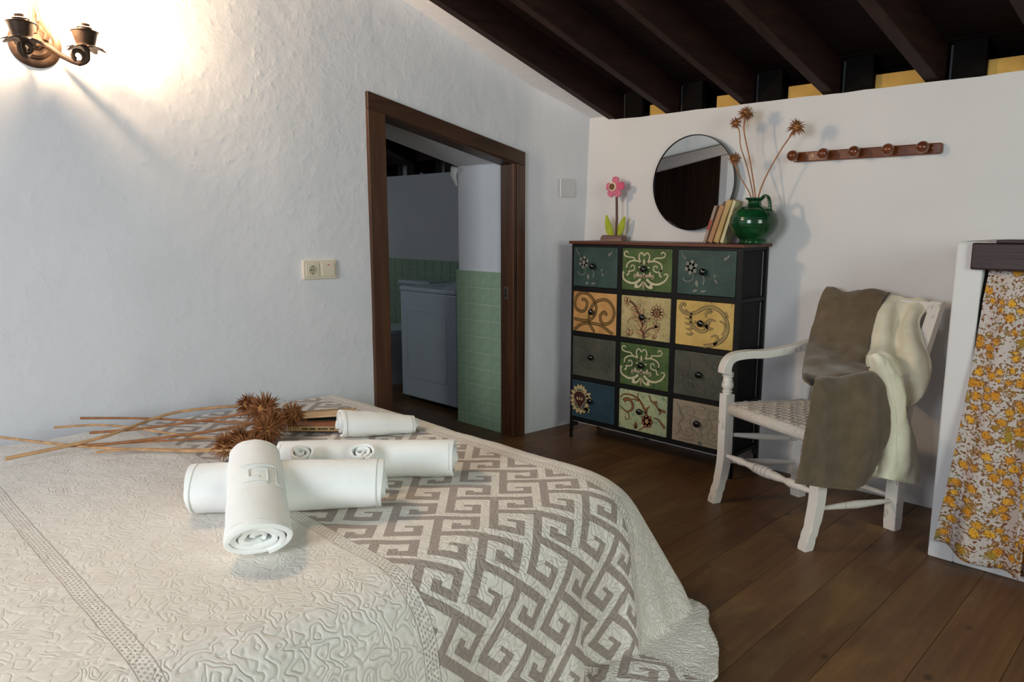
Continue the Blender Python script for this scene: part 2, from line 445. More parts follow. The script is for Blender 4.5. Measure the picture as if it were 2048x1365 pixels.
bm = NB(); box(bm, -2.6, 4.6, .62, .70, 0, 2.2); struct(link('wall_outer', bm, M['packer']))

# ------------------------------------------------------------------ ceiling: boards on sloping beams
def build_ceiling():
    bx = [(.213, .046), (.570, .046), (.982, .040), (1.375, .050), (1.785, .054), (2.19, .052), (2.60, .052), (3.02, .052), (3.45, .052)]
    zb = lambda y: 1.748 - .372 * y
    bm = NB()
    ys = (-4.9, .60)
    def slab(bm, xa, xb, y0, y1, d0, d1):
        v = [bm.verts.new(p) for p in ((xa, y0, zb(y0) + d0), (xb, y0, zb(y0) + d0), (xb, y1, zb(y1) + d0), (xa, y1, zb(y1) + d0),
             (xa, y0, zb(y0) + d1), (xb, y0, zb(y0) + d1), (xb, y1, zb(y1) + d1), (xa, y1, zb(y1) + d1))]
        for f in ((3, 2, 1, 0), (4, 5, 6, 7), (0, 1, 5, 4), (1, 2, 6, 5), (2, 3, 7, 6), (3, 0, 4, 7)): bm.faces.new([v[i] for i in f])
        return v
    slab(bm, -2.7, 4.6, ys[0], ys[1], .186, .21)
    ce = struct(link('ceiling', bm, M['packer']))
    # boards, running across the beams
    y = ys[0]; first = None
    while y < ys[1] - .01:
        bm = NB(); slab(bm, -2.7, 4.6, 0, .146, .165 - 1.748, .185 - 1.748)
        if first is None: o = first = link('ceiling_board', bm, M['board'], ce)
        else: bm.free(); o = first.copy(); COL.objects.link(o)
        o.location = (0, y, 1.748 - .372 * y); y += .15
    for x, wd in bx:
        bm = NB(); v = slab(bm, -wd / 2, wd / 2, -4.8, .115, 0, .166)
        for q in v: q.co.x += x + .135 * q.co.y * 1.0
        bmesh.ops.bevel(bm, geom=bm.edges[:], offset=.003, segments=1, affect='EDGES')
        link('beam', bm, M['beam'], ce)
        bm = NB(); box(bm, x + wd / 2 + .035, x + wd / 2 + .15, .045, .083, 1.735, 1.885, .002); link('packer_block', bm, M['packer'], ce)
        bm = NB(); box(bm, x + wd / 2 + .026, x + wd / 2 + .034, .05, .06, 1.735, 1.875); link('packer_edge', bm, M['dark_gap'], ce)
    return ce
CEIL = build_ceiling()

# ------------------------------------------------------------------ doorway woodwork
def build_door():
    bm = NB()
    def cas(bm, P, t=.018):
        """flat board on the wall face: P list of (y,z)"""
        f = [bm.verts.new((xl(y) + t + lean(y, z), y, z)) for y, z in P]; b = [bm.verts.new((xl(y) - .01, y, z)) for y, z in P]
        bm.faces.new(f[::-1]); bm.faces.new(b); n = len(P)
        for k in range(n): bm.faces.new((f[k], f[(k + 1) % n], b[(k + 1) % n], b[k]))
    oL, iL, iR, oR = -1.346, -1.262, -.478, -.424
    zo = lambda y: 1.772 + (y + 1.353) * (-.2317); zi = lambda y: 1.676 + (y + 1.268) * (-.2263)
    cas(bm, [(oL - .004, 0), (iL, 0), (iL, zi(iL)), (oL - .004, zi(oL))])
    bmesh.ops.recalc_face_normals(bm, faces=bm.faces)
    door = struct(link('door_1', bm, M['door_wood'])); mod_bevel(door, .003)
    bm = NB(); cas(bm, [(iR, 0), (oR, 0), (oR, zi(oR)), (iR, zi(iR))]); bmesh.ops.recalc_face_normals(bm, faces=bm.faces)
    mod_bevel(link('casing_board', bm, M['door_wood'], door), .003)
    bm = NB(); cas(bm, [(oL - .004, zi(oL)), (oR, zi(oR)), (oR, zo(oR)), (oL - .004, zo(oL))], .0185); bmesh.ops.recalc_face_normals(bm, faces=bm.faces)
    mod_bevel(link('head_casing', bm, M['door_wood_y'], door), .003)
    # jamb linings
    bm = NB(); box(bm, xl(DR) - .100, xl(DR) + .008, DR - .016, DR + .0, 0, head(DR) - .004, .002); link('door_jamb', bm, M['door_wood'], door)
    bm = NB(); box(bm, xl(DR) - .006, xl(DR) + .014, DR - .030, DR - .004, 0, head(DR) - .01, .004); link('stop_bead', bm, M['door_wood'], door)
    bm = NB(); box(bm, xl(DL) - .100, xl(DL) + .008, DL + .0, DL + .03, 0, head(DL) - .004, .002); link('door_jamb', bm, M['door_wood'], door)
    bm = NB()
    P = [(xl(DL) + .006, DL, head(DL)), (xl(DR) + .006, DR, head(DR)), (xl(DR) - .10, DR, head(DR)), (xl(DL) - .10, DL, head(DL))]
    a = [bm.verts.new((x, y, z + .0)) for x, y, z in P]; b = [bm.verts.new((x, y, z - .018)) for x, y, z in P]
    bm.faces.new(a); bm.faces.new(b[::-1])
    for k in range(4): bm.faces.new((b[k], b[(k + 1) % 4], a[(k + 1) % 4], a[k]))
    link('head_jamb', bm, M['door_wood_y'], door)
    bm = NB(); box(bm, xl(DR) - .075, xl(DR) - .045, DR - .0185, DR - .015, .77, .84, .001); sp = link('strike_plate', bm, M['steel'], door)
    bm = NB(); box(bm, xl(DR) - .066, xl(DR) - .054, DR - .019, DR - .0183, .785, .805); link('latch_hole', bm, M['hole'], sp)
    bm = NB(); box(bm, xl(DR) - .066, xl(DR) - .054, DR - .019, DR - .0183, .812, .822); link('latch_hole', bm, M['hole'], sp)
    # plank door leaf standing open into the bathroom
    for i in range(7):
        bm = NB(); x1 = xl(DL) - .035 - i * .114; zt = 1.66 - .0
        box(bm, x1 - .112, x1, DL + .004, DL + .036, .012, zt, .003, 1); link('door_plank', bm, M['door_wood'], door)
    return door
build_door()

# ------------------------------------------------------------------ bathroom behind
def build_bath():
    bm = NB(); box(bm, -2.75, BACKX - .005, .30, .38, 0, 1.56)
    wp = struct(link('wall_bathroom', bm, M['plaster_smooth']))
    bm = NB(); box(bm, -2.75, BACKX - .005, .2925, .2995, 0, .905); link('grout_bed', bm, M['grout'], wp)
    bm = NB(); box(bm, -.0485, .0485, -.0055, 0, -.0465, .0465, .0015, 1); t0 = link('tile', bm, M['tile'], wp); f = True
    for i in range(19):
        for j in range(9):
            o = t0 if f else t0.copy()
            if not f: COL.objects.link(o); o.parent = wp
            f = False
            o.location = (-.64 - i * .1, .2925, .905 - .049 - j * .0985)
    bm = NB(); box(bm, -2.80, -2.74, -2.2, .62, 0, 2.9); struct(link('wall_bathroom_side', bm, M['plaster_smooth']))
    bm = NB(); box(bm, -2.74, BACKX, -2.2, -2.12, 0, 2.9); struct(link('wall_bathroom_end', bm, M['plaster_smooth']))
    bm = NB(); box(bm, -2.75, -.5, .56, .60, 1.4, 2.4); struct(link('wall_bathroom_upper', bm, M['plaster_smooth']))
    for x in (-1.28, -1.52, -1.98):
        bm = NB(); box(bm, x - .05, x + .05, .31, .37, 1.56, 1.72, .004); link('stud', bm, M['beam'], CEIL)
    for y in (.30,):
        bm = NB(); v = box(bm, -2.74, -.56, .30, .38, 1.66, 1.80, .004); link('cross_beam', bm, M['beam'], CEIL)
    for x in (-.95, -1.45, -1.95, -2.45):
        bm = NB(); v = box(bm, x - .05, x + .05, -2.1, .5, 0, .15)
        for q in v: q.co.z += 1.748 - .372 * q.co.y
        link('beam', bm, M['beam'], CEIL)
build_bath()

def washing_machine():
    t = thing('washing_machine', 'white washing machine behind the doorway, its embossed side panel facing out', 'washing machine', (-.93, -.08, 0))
    x0, x1, y0, y1 = -.292, .275, -.30, .27
    bm = NB(); box(bm, x0, x1, y0, y1, .035, .742, .006); body = link('body', bm, M['enamel'], t)
    # embossed rounded rectangle on the side
    def rr(a, b, c, d, r, n=6):
        P = []
        for cx, cz, s in ((b - r, d - r, 0), (a + r, d - r, 1), (a + r, c + r, 2), (b - r, c + r, 3)):
            for k in range(n + 1):
                an = (s + k / n) * PI / 2; P.append((cx + r * math.cos(an), y0 - .0005, cz + r * math.sin(an)))
        return P
    P = rr(x0 + .075, x1 - .095, .17, .62, .028)
    bm = NB(); tube(bm, P + [P[0]], .0028, 6, False); link('embossed_line', bm, M['enamel'], body, True)
    P = rr(x0 + .081, x1 - .101, .176, .614, .024)
    bm = NB(); prism(bm, [(p[0], p[2]) for p in P], 0, .003, frame((0, y0 + .0005, 0), (1, 0, 0), (0, 0, 1))); link('side_panel', bm, M['enamel'], body)
    bm = NB(); box(bm, x0 - .004, x1 + .002, y0 - .004, y1, .744, .772, .006)
    link('lid', bm, M['enamel'], t)
    bm = NB(); prism(bm, [(x1 - .15, .772), (x1 + .03, .772), (x1 + .03, .826), (x1 + .005, .826)], 0, .57, frame((0, y1, 0), (1, 0, 0), (0, 0, 1)))
    cp = link('control_panel', bm, M['enamel'], t); mod_bevel(cp, .004)
    bm = NB(); box(bm, x1 + .001, x1 + .03, y0 + .015, y1, .73, .772); link('panel_lip', bm, M['enamel'], cp)
    bm = NB(); box(bm, x1, x1 + .022, y0 + .02, y1 - .02, .06, .73); link('front_gap', bm, M['dark_gap'], t)
    bm = NB(); box(bm, x1 + .002, x1 + .018, y0 + .004, y0 + .014, .06, .73, .002); link('front_edge', bm, M['enamel'], t)
    bm = NB(); tube(bm, catmull([(x1 + .02, y0 + .03, .50), (x1 + .036, y0 + .02, .49), (x1 + .036, y0 + .02, .2), (x1 + .02, y0 + .03, .16)], 6), .004, 8); link('hose', bm, M['enamel'], t, True)
    for sx in (x0 + .05, x1 - .05):
        for sy in (y0 + .05, y1 - .05):
            bm = NB(); lathe(bm, [(.02, 0), (.02, .01), (.012, .014), (.012, .036)], 12, Matrix.Translation((sx, sy, 0))); link('foot', bm, M['dark_gap'], t)
washing_machine()
def toilet():
    t = thing('toilet', 'white toilet partly hidden behind the washing machine', 'toilet', (-1.72, -.02, 0))
    bm = NB(); sec = [(.10, .16, 0), (.095, .155, .02), (.085, .13, .1), (.09, .14, .2), (.13, .19, .30), (.17, .22, .36), (.175, .225, .385)]
    rings = [[bm.verts.new((a * math.cos(2 * PI * k / 28), -.08 + b * math.sin(2 * PI * k / 28), z)) for k in range(28)] for a, b, z in sec]
    for r1, r2 in zip(rings, rings[1:]):
        for k in range(28): bm.faces.new((r1[k], r1[(k + 1) % 28], r2[(k + 1) % 28], r2[k]))
    bm.faces.new(rings[0][::-1]); bm.faces.new(rings[-1]); link('bowl', bm, M['porcelain'], t, angle=1)
    for nm, z0, z1, s in (('seat', .388, .402, 1.04), ('lid', .405, .418, 1.02)):
        bm = NB(); prism(bm, [(.175 * s * math.cos(2 * PI * k / 32), -.08 + .225 * s * math.sin(2 * PI * k / 32)) for k in range(32)], z0, z1); mod_bevel(link(nm, bm, M['porcelain'], t), .004)
    bm = NB(); box(bm, -.18, .18, .14, .29, .39, .72, .02, 3); link('cistern', bm, M['porcelain'], t, angle=.6)
    bm = NB(); box(bm, -.19, .19, .13, .30, .722, .752, .008, 2); link('cistern_lid', bm, M['porcelain'], t)
toilet()

# ------------------------------------------------------------------ socket, switch and blank plate on the left wall
def wallframe(y, z, off=0):
    # x axis along the wall to the right (towards +y), y up, z out into the room
    d = Vector((.103, 1, 0)).normalized(); n = Vector((1, -.103, 0)).normalized()
    m = frame(Vector((xl(y) + lean(y, z), y, z)) + n * off, d, (0, 0, 1)); return m
def rrpoly(w_, h_, r, n=5, cx=0, cy=0):
    P = []
    for sx, sy, s in ((1, 1, 0), (-1, 1, 1), (-1, -1, 2), (1, -1, 3)):
        for k in range(n + 1):
            a = (s + k / n) * PI / 2; P.append((cx + sx * (w_ / 2 - r) + r * math.cos(a), cy + sy * (h_ / 2 - r) + r * math.sin(a)))
    return P
def socket():
    m = wallframe(-1.604, .980, .004)
    t = thing('power_socket', 'ivory double wall plate with round socket and lit light switch, left of the doorway', 'socket')
    bm = NB(); prism(bm, rrpoly(.158, .084, .008), -.006, .009, m); b = link('cover_plate', bm, M['ivory'], t); mod_bevel(b, .003, 3)
    bm = NB(); prism(bm, rrpoly(.060, .060, .003, cx=-.036), .0092, .0125, m); s = link('socket_face', bm, M['ivory'], t); mod_bevel(s, .001)
    bm = NB(); lathe(bm, [(.0215, .0125), (.0215, .0135), (.0195, .0135), (.0185, .0126)], 32, m @ Matrix.Translation((-.036, 0, 0)), False); link('socket_ring', bm, M['ivory'], s, True)
    bm = NB(); lathe(bm, [(.0185, .0128), (.0001, .0128)], 32, m @ Matrix.Translation((-.036, 0, 0)), False); link('socket_well', bm, simple('socket_recess', srgb(176, 170, 142), .5, .05, bstr=0), s)
    for dx, dy in ((-.0085, 0), (.0015, 0)):
        bm = NB(); lathe(bm, [(.0026, .0127), (.0026, .0134)], 14, m @ Matrix.Translation((-.036 + dx, dy, 0))); link('pin_hole', bm, M['hole'], s)
    for dy in (.0165, -.0165):
        bm = NB(); v = box(bm, -.0035, .0035, -.0025, .0025, .0127, .0155, .0005); bmesh.ops.transform(bm, matrix=m @ Matrix.Translation((-.038, dy, 0)), verts=bm.verts[:]); link('earth_clip', bm, M['steel'], s)
    bm = NB(); prism(bm, rrpoly(.060, .060, .003, cx=.036), .0092, .0150, m @ Matrix.Translation((0, 0, 0)) @ Matrix.Rotation(-.04, 4, 'X')); r = link('rocker_switch', bm, M['ivory'], t); mod_bevel(r, .0012)
    bm = NB(); prism(bm, rrpoly(.009, .0035, .001, cx=.036, cy=.020), .0155, .0168, m); link('indicator_light', bm, M['red'], r)
socket()
def blank():
    m = wallframe(-.147, 1.378, .010)
    bm = NB(); prism(bm, rrpoly(.108, .100, .002), -.004, .007, m)
    o = link('blank_cover_plate', bm, M['plaster_smooth']); mod_bevel(o, .001)
    tag(o, 'square blank cover plate painted white, on the wall right of the doorway', 'cover plate')
blank()

# ------------------------------------------------------------------ wall sconce
def sconce():
    t = thing('wall_sconce', 'bronze wall sconce with scrolled arms and lit candle bulbs', 'wall lamp')
    PY, PZ = -2.597, 1.787
    m = wallframe(PY, PZ, .0)
    bm = NB(); lathe(bm, [(.079, -.004), (.079, .006), (.074, .010), (.066, .012), (.058, .014), (.052, .013), (.050, .017), (.040, .022), (.030, .021), (.022, .024), (.020, .027), (.012, .029), (.0005, .030)], 40, m)
    pl = link('backplate', bm, M['bronze'], t, angle=.5)
    bm = NB(); lathe(bm, [(.017, .026), (.0165, .030), (.010, .033), (.0005, .034)], 24, m); link('boss', bm, M['bronze'], pl, True)
    fireg = G('lit_bulb'); fireg.b.inputs['Base Color'].default_value = (1, .8, .5, 1)
    fireg.b.inputs['Emission Color'].default_value = (1, .71, .43, 1); fireg.b.inputs['Emission Strength'].default_value = BULB
    def arm(sx, out, zc, name='arm'):
        """local coords: x along wall, y up, z out. cup at (sx, zc, out)"""
        s = 1 if sx >= 0 else -1
        P = [(s * .018, -.004, .022), (s * .034, -.010, .036), (s * .055 * abs(sx) / .11, -.040, out * .62), (sx * .80, -.062, out * .92), (sx * .99, -.050, out), (sx * 1.02, -.02, out), (sx, zc - .012, out)]
        C = [m @ Vector(p) for p in catmull(P, 7)]
        bm = NB(); tube(bm, C, .0088, 8, True, 0, (1.1, .55)); a = link(name, bm, M['bronze'], t, True)
        # curl
        K = []
        for k in range(22):
            an = -PI / 2 + k / 21 * 2 * PI * .95; r = .026 * (1 - k / 21 * .55)
            K.append(m @ Vector((sx * .80 + s * r * math.cos(an) * .9, -.040 + r * math.sin(an), out * .92)))
        bm = NB(); tube(bm, K, .0072, 8, True, 0, (1.1, .6)); link('curl', bm, M['bronze'], a, True)
        q = m @ Vector((sx, zc, out)); T = Matrix.Translation(q)
        bm = NB(); lathe(bm, [(.006, -.014), (.012, -.006), (.026, -.002), (.029, .001), (.029, .004), (.0300, .006), (.0405, .043), (.045, .045), (.045, .047), (.020, .047)], 28, T)
        c = link('cup', bm, M['bronze'], a, angle=.6)
        bm = NB(); n = 36; ctr = bm.verts.new((0, 0, .0)); ring = []
        for k in range(n):
            an = 2 * PI * k / n; r = .056 + .010 * math.cos(8 * an); ring.append(bm.verts.new((r * math.cos(an), r * math.sin(an), -.004 - .010 * (r - .046) / .02)))
        inn = [bm.verts.new((.028 * math.cos(2 * PI * k / n), .028 * math.sin(2 * PI * k / n), .001)) for k in range(n)]
        for k in range(n): bm.faces.new((inn[k], ring[k], ring[(k + 1) % n], inn[(k + 1) % n]))
        for k in range(n): bm.faces.new((ctr, inn[k], inn[(k + 1) % n]))
        bmesh.ops.transform(bm, matrix=T, verts=bm.verts[:]); d = link('drip_pan', bm, M['bronze'], a, True)
        sm = d.modifiers.new('thick', 'SOLIDIFY'); sm.thickness = .002
        bm = NB(); lathe(bm, [(.020, .045), (.021, .056), (.026, .058), (.024, .060), (.018, .061), (.0175, .072)], 20, T); link('bulb_holder', bm, M['bronze'], a, angle=.6)
        bm = NB(); lathe(bm, [(.013, .072), (.015, .078), (.0195, .094), (.0195, .106), (.014, .124), (.007, .138), (.001, .146)], 18, T); link('bulb', bm, fireg.m, a, True)
    arm(.136, .100, -.004)
    arm(-.050, .125, -.010)
    # central strap going up to the top lamp
    C = [m @ Vector(p) for p in catmull([(-.004, .030, .020), (-.004, .075, .030), (.004, .13, .045), (.012, .18, .06)], 6)]
    bm = NB(); tube(bm, C, .013, 8, True, 0, (1, .35)); up = link('upper_strap', bm, M['bronze'], t, True)
    C = [m @ Vector(p) for p in catmull([(.030, .012, .024), (.036, .040, .030), (.016, .085, .036), (.010, .13, .046), (.018, .16, .06), (.034, .160, .07), (.036, .145, .07)], 7)]
    bm = NB(); tube(bm, C, .008, 8, True, 0, (1.1, .5)); link('scroll', bm, M['bronze'], up, True)
    q = m @ Vector((.012, .190, .062)); T = Matrix.Translation(q)
    bm = NB(); lathe(bm, [(.004, -.012), (.018, 0), (.0245, .036), (.017, .038), (.013, .04), (.013, .058)], 24, T); link('cup', bm, M['bronze'], up, angle=.6)
    bm = NB(); lathe(bm, [(.010, .058), (.0165, .082), (.0165, .092), (.012, .108), (.001, .130)], 18, T); link('bulb', bm, fireg.m, up, True)
sconce()

# ------------------------------------------------------------------ masonry alcove with mantel, right
def alcove():
    X0, XO, X1, YF, YB = 2.055, 2.137, 3.35, -.502, .0
    bm = NB()
    def wob(x, z): return .006 * fbm(x * 5, z * 5, 11)
    box(bm, X0, XO, YF, YB - .001, 0, 1.118, .006)
    st = struct(link('trim_1', bm, M['plaster_smooth']))
    bm = NB(); box(bm, X1 - .1, X1, YF, YB - .001, 0, 1.118, .006); link('pillar', bm, M['plaster_smooth'], st)
    bm = NB(); box(bm, XO - .002, X1 - .09, YF - .001, YF + .08, 0, .066, .008, 3); link('curb', bm, M['plaster_smooth'], st)
    bm = NB(); box(bm, X0 + .004, X1, YF + .01, YB - .001, 1.105, 1.122, .004); link('ledge', bm, M['plaster_smooth'], st)
    bm = NB(); box(bm, XO, X1 - .1, YB - .03, YB - .002, .0, 1.1); link('alcove_lining', bm, M['packer'], st)
    # mantel beam: slightly bowed top
    bm = NB(); n = 20
    for i in range(n):
        pass
    box(bm, 2.104, X1 + .05, YF - .018, YF + .05, 1.031, 1.119, .005, 2)
    mb = link('mantel_beam', bm, M['mantel'], st)
    bm = NB(); box(bm, 2.17, X1 + .05, YF - .012, YF + .16, 1.119, 1.129, .002); link('mantel_shelf', bm, M['mantel'], st)
alcove()
def curtain_mat():
    g = G('floral_cotton'); uv = g.uv('UVMap'); 
    nv = g.n('ShaderNodeTexNoise'); g.t.links.new(uv, nv.inputs['Vector']); nv.inputs['Scale'].default_value = 70; nv.inputs['Detail'].default_value = 2
    ad = g.n('ShaderNodeVectorMath', operation='MULTIPLY_ADD'); g.t.links.new(nv.outputs['Color'], ad.inputs[0]); ad.inputs[1].default_value = (.016, .016, 0); g.t.links.new(uv, ad.inputs[2]); wv = ad.outputs[0]
    d = g.vor(wv, 30, rand=.8); sel = g.n('ShaderNodeTexVoronoi', feature='F1'); g.t.links.new(wv, sel.inputs['Vector']); sel.inputs['Scale'].default_value = 30; sel.inputs['Randomness'].default_value = .8
    hue = g.sep(sel.outputs['Color'])[0]
    petal = g.ramp(hue, [(0, srgb(196, 136, 48)), (.35, srgb(212, 160, 56)), (.6, srgb(200, 146, 52)), (.85, srgb(150, 128, 54))], 'CONSTANT')
    petal = g.mix(g.math('MULTIPLY', g.math('GREATER_THAN', g.noise(wv, 150, 2), .56), .8), petal, srgb(150, 84, 34))
    petal = g.mix(g.math('LESS_THAN', d, .11), petal, srgb(216, 130, 30))
    base = srgb(188, 178, 174)
    leafn = g.math('GREATER_THAN', g.noise(wv, 105, 2, .5), .55)
    near = g.math('LESS_THAN', d, .80)
    leaf = g.math('MULTIPLY', leafn, near)
    lc = g.ramp(g.noise(wv, 60, 1), [(.4, srgb(120, 72, 44)), (.55, srgb(112, 106, 62)), (.7, srgb(128, 84, 50))], 'CONSTANT')
    col = g.mix(leaf, base, lc)
    ring = g.math('MULTIPLY', g.math('LESS_THAN', d, .55), g.math('GREATER_THAN', g.noise(wv, 170, 1), .47))
    col = g.mix(ring, col, srgb(138, 98, 50))
    col = g.mix(g.math('LESS_THAN', g.math('ADD', d, g.math('MULTIPLY', g.noise(wv, 130, 1), .16)), .47), col, petal)
    g.bump(g.noise(uv, 300, 2), .1, .002)
    return g.out(col, .85, .15)
M['floral'] = curtain_mat()
def curtain(x0, x1, xb0, zb, name, label, yoff=0):
    bm = NB(); nx, nz = 90, 60; uvl = bm.loops.layers.uv.new('UVMap')
    V = []; U = {}
    for j in range(nz + 1):
        t = j / nz; row = []
        for i in range(nx + 1):
            s = i / nx
            xt = x0 + (x1 - x0) * s; xbm = xb0 + (x1 + .01 - xb0) * s
            fl = t ** 1.5
            x = xt + (xbm - xt) * fl
            zb_ = zb(s); z = 1.030 + (zb_ - 1.030) * t
            ph = s * (x1 - x0) / .105 * 2 * PI
            A = .006 + .012 * t + (.012 if t > .72 else 0) * (t - .72) / .28
            y = -.497 - .006 + A * math.sin(ph + .6 * math.sin(ph * .5)) + yoff - .052 * fl * (1.1 if s < .2 else 1) + .004 * fbm(x * 8, z * 5, 2)
            if t < .1: y = max(y, -.5 + yoff) if False else y + .03 * (1 - t / .1)
            v = bm.verts.new((x, y, z)); row.append(v); U[v] = (s * (x1 - x0) * 1.12 + x0, -t * 1.0)
        V.append(row)
    for j in range(nz):
        for i in range(nx):
            f = bm.faces.new((V[j][i], V[j + 1][i], V[j + 1][i + 1], V[j][i + 1]))
            for lp in f.loops: lp[uvl].uv = U[lp.vert]
    o = link(name, bm, M['floral'], None, True); s = o.modifiers.new('thick', 'SOLIDIFY'); s.thickness = .0015
    tag(o, label, 'curtain'); return o
curtain(2.150, 2.335, 2.085, lambda s: .082 - .050 * min(1, s * 1.6) + .012 * max(0, s - .5), 'alcove_curtain', 'orange and yellow floral curtain hanging at the left of the white masonry alcove')
curtain(2.31, 3.25, 2.325, lambda s: .035 + .02 * math.sin(s * 9), 'alcove_curtain', 'second floral curtain panel at the right frame edge, its hem hanging lower', -.012)

# ------------------------------------------------------------------ bed and bedspread
U0 = .0228 / 2     # half key unit
KO = (1.2049, -2.0138)
BC, BB, BA = -1.700, -2.437, -2.946     # border bands (cloth y)
XI0, XI1, YI1 = -.03, 1.468, -1.668; ZT = .440
def SLIM(ph): return .57 + .20 * math.cos(ph) ** 4
def drape(p, q):
    """cloth coordinates -> world"""
    CR = .115; dx = max(0, p - XI1 + CR); dy = max(0, q - YI1 + CR); dh = max(0, XI0 - p)
    if dx > 0 or dy > 0:
        s = max(0, math.hypot(dx, dy) - CR); ph = math.atan2(dy, dx); k = math.sin(2 * ph) ** 2
        s = min(s, SLIM(ph))
        r = .16 + .02 * k; th = math.radians(84 - 19 * k)
        if dh > 0: th = math.radians(84); k = 0
        sa = r * th
        if s < sa: R = r * math.sin(s / r); z = ZT - r * (1 - math.cos(s / r))
        else:
            R = r * math.sin(th) + (s - sa) * math.cos(th); z = ZT - r * (1 - math.cos(th)) - (s - sa) * math.sin(th)
        if z < .012:
            ex = (.012 - z) / math.sin(th); R += ex * (1 - math.cos(th)) * .9; z = .012 + .01 * math.sin(ex * 30) * min(1, ex * 8) * .5
        # folds on the hanging part
        fall = max(0, min(1, (s - .18) / .3))
        lat = q if dy == 0 else (p if dx == 0 else ph * .5)
        f = fall * (.014 * math.sin(lat * 15 + 1.2) + .010 * math.sin(lat * 31 + .3)) * (1 if (dy == 0 or dx == 0) else .8)
        f += fall * k * .018 * math.sin(ph * 9)
        # a pinched pleat on the foot side, near the corner
        g_ = (q + 1.93 - (s - .2) * .05) / .028
        if dy == 0: f -= .022 * fall * math.exp(-g_ * g_)
        R += f
        bx, by = min(p, XI1 - CR), min(q, YI1 - CR); c_ = min(CR, math.hypot(dx, dy)); R += c_
        x = bx + R * math.cos(ph); y = by + R * math.sin(ph)
    else: x, y, z = p, q, ZT
    if dh > 0:
        r = .07; a = min(dh / r, PI / 2); x = XI0 - r * math.sin(a) if dx == 0 else x; z = min(z, ZT - r * (1 - math.cos(a)) - max(0, dh - r * PI / 2))
    # follow the out-of-square wall at the head
    tt = max(0, min(1, 1 - (x - XI0) / (XI1 - XI0))); x += .098 * (y + 1.72) * tt
    # soft unevenness of the quilt
    z += .006 * fbm(x * 2.2, y * 2.2, 4) + .002 * fbm(x * 14, y * 14, 8)
    if z < .006: z = .006
    return (x, y, z)
def key_table():
    rects = [(-4, 5, 0, 1), (0, 1, 0, 9), (4, 5, 0, 3.5), (2, 5, 2.5, 3.5), (2, 3, 2, 3.5), (0, 4, 8, 9), (3, 4, 6.5, 9), (2, 4, 6.5, 7)]
    def test(u, v):
        for m_ in range(-3, 4):
            for n_ in range(-2, 3):
                a, b = u - (5 * m_ - n_), v - (4 * m_ + 10 * n_)
                if -4.1 < a < 5.1 and -.1 < b < 9.1:
                    for r in rects:
                        if r[0] < a < r[1] and r[2] < b < r[3]: return True
        return False
    cache = {}
    def key(i, j):
        u, v = (i + .5) / 2, (j + .5) / 2
        al = math.floor((10 * u + v) / 54); be = math.floor((5 * v - 4 * u) / 54)
        a = i - 2 * (5 * al - be); b = j - 2 * (4 * al + 10 * be)
        if (a, b) not in cache: cache[(a, b)] = test((a + .5) / 2, (b + .5) / 2)
        return cache[(a, b)]
    return key
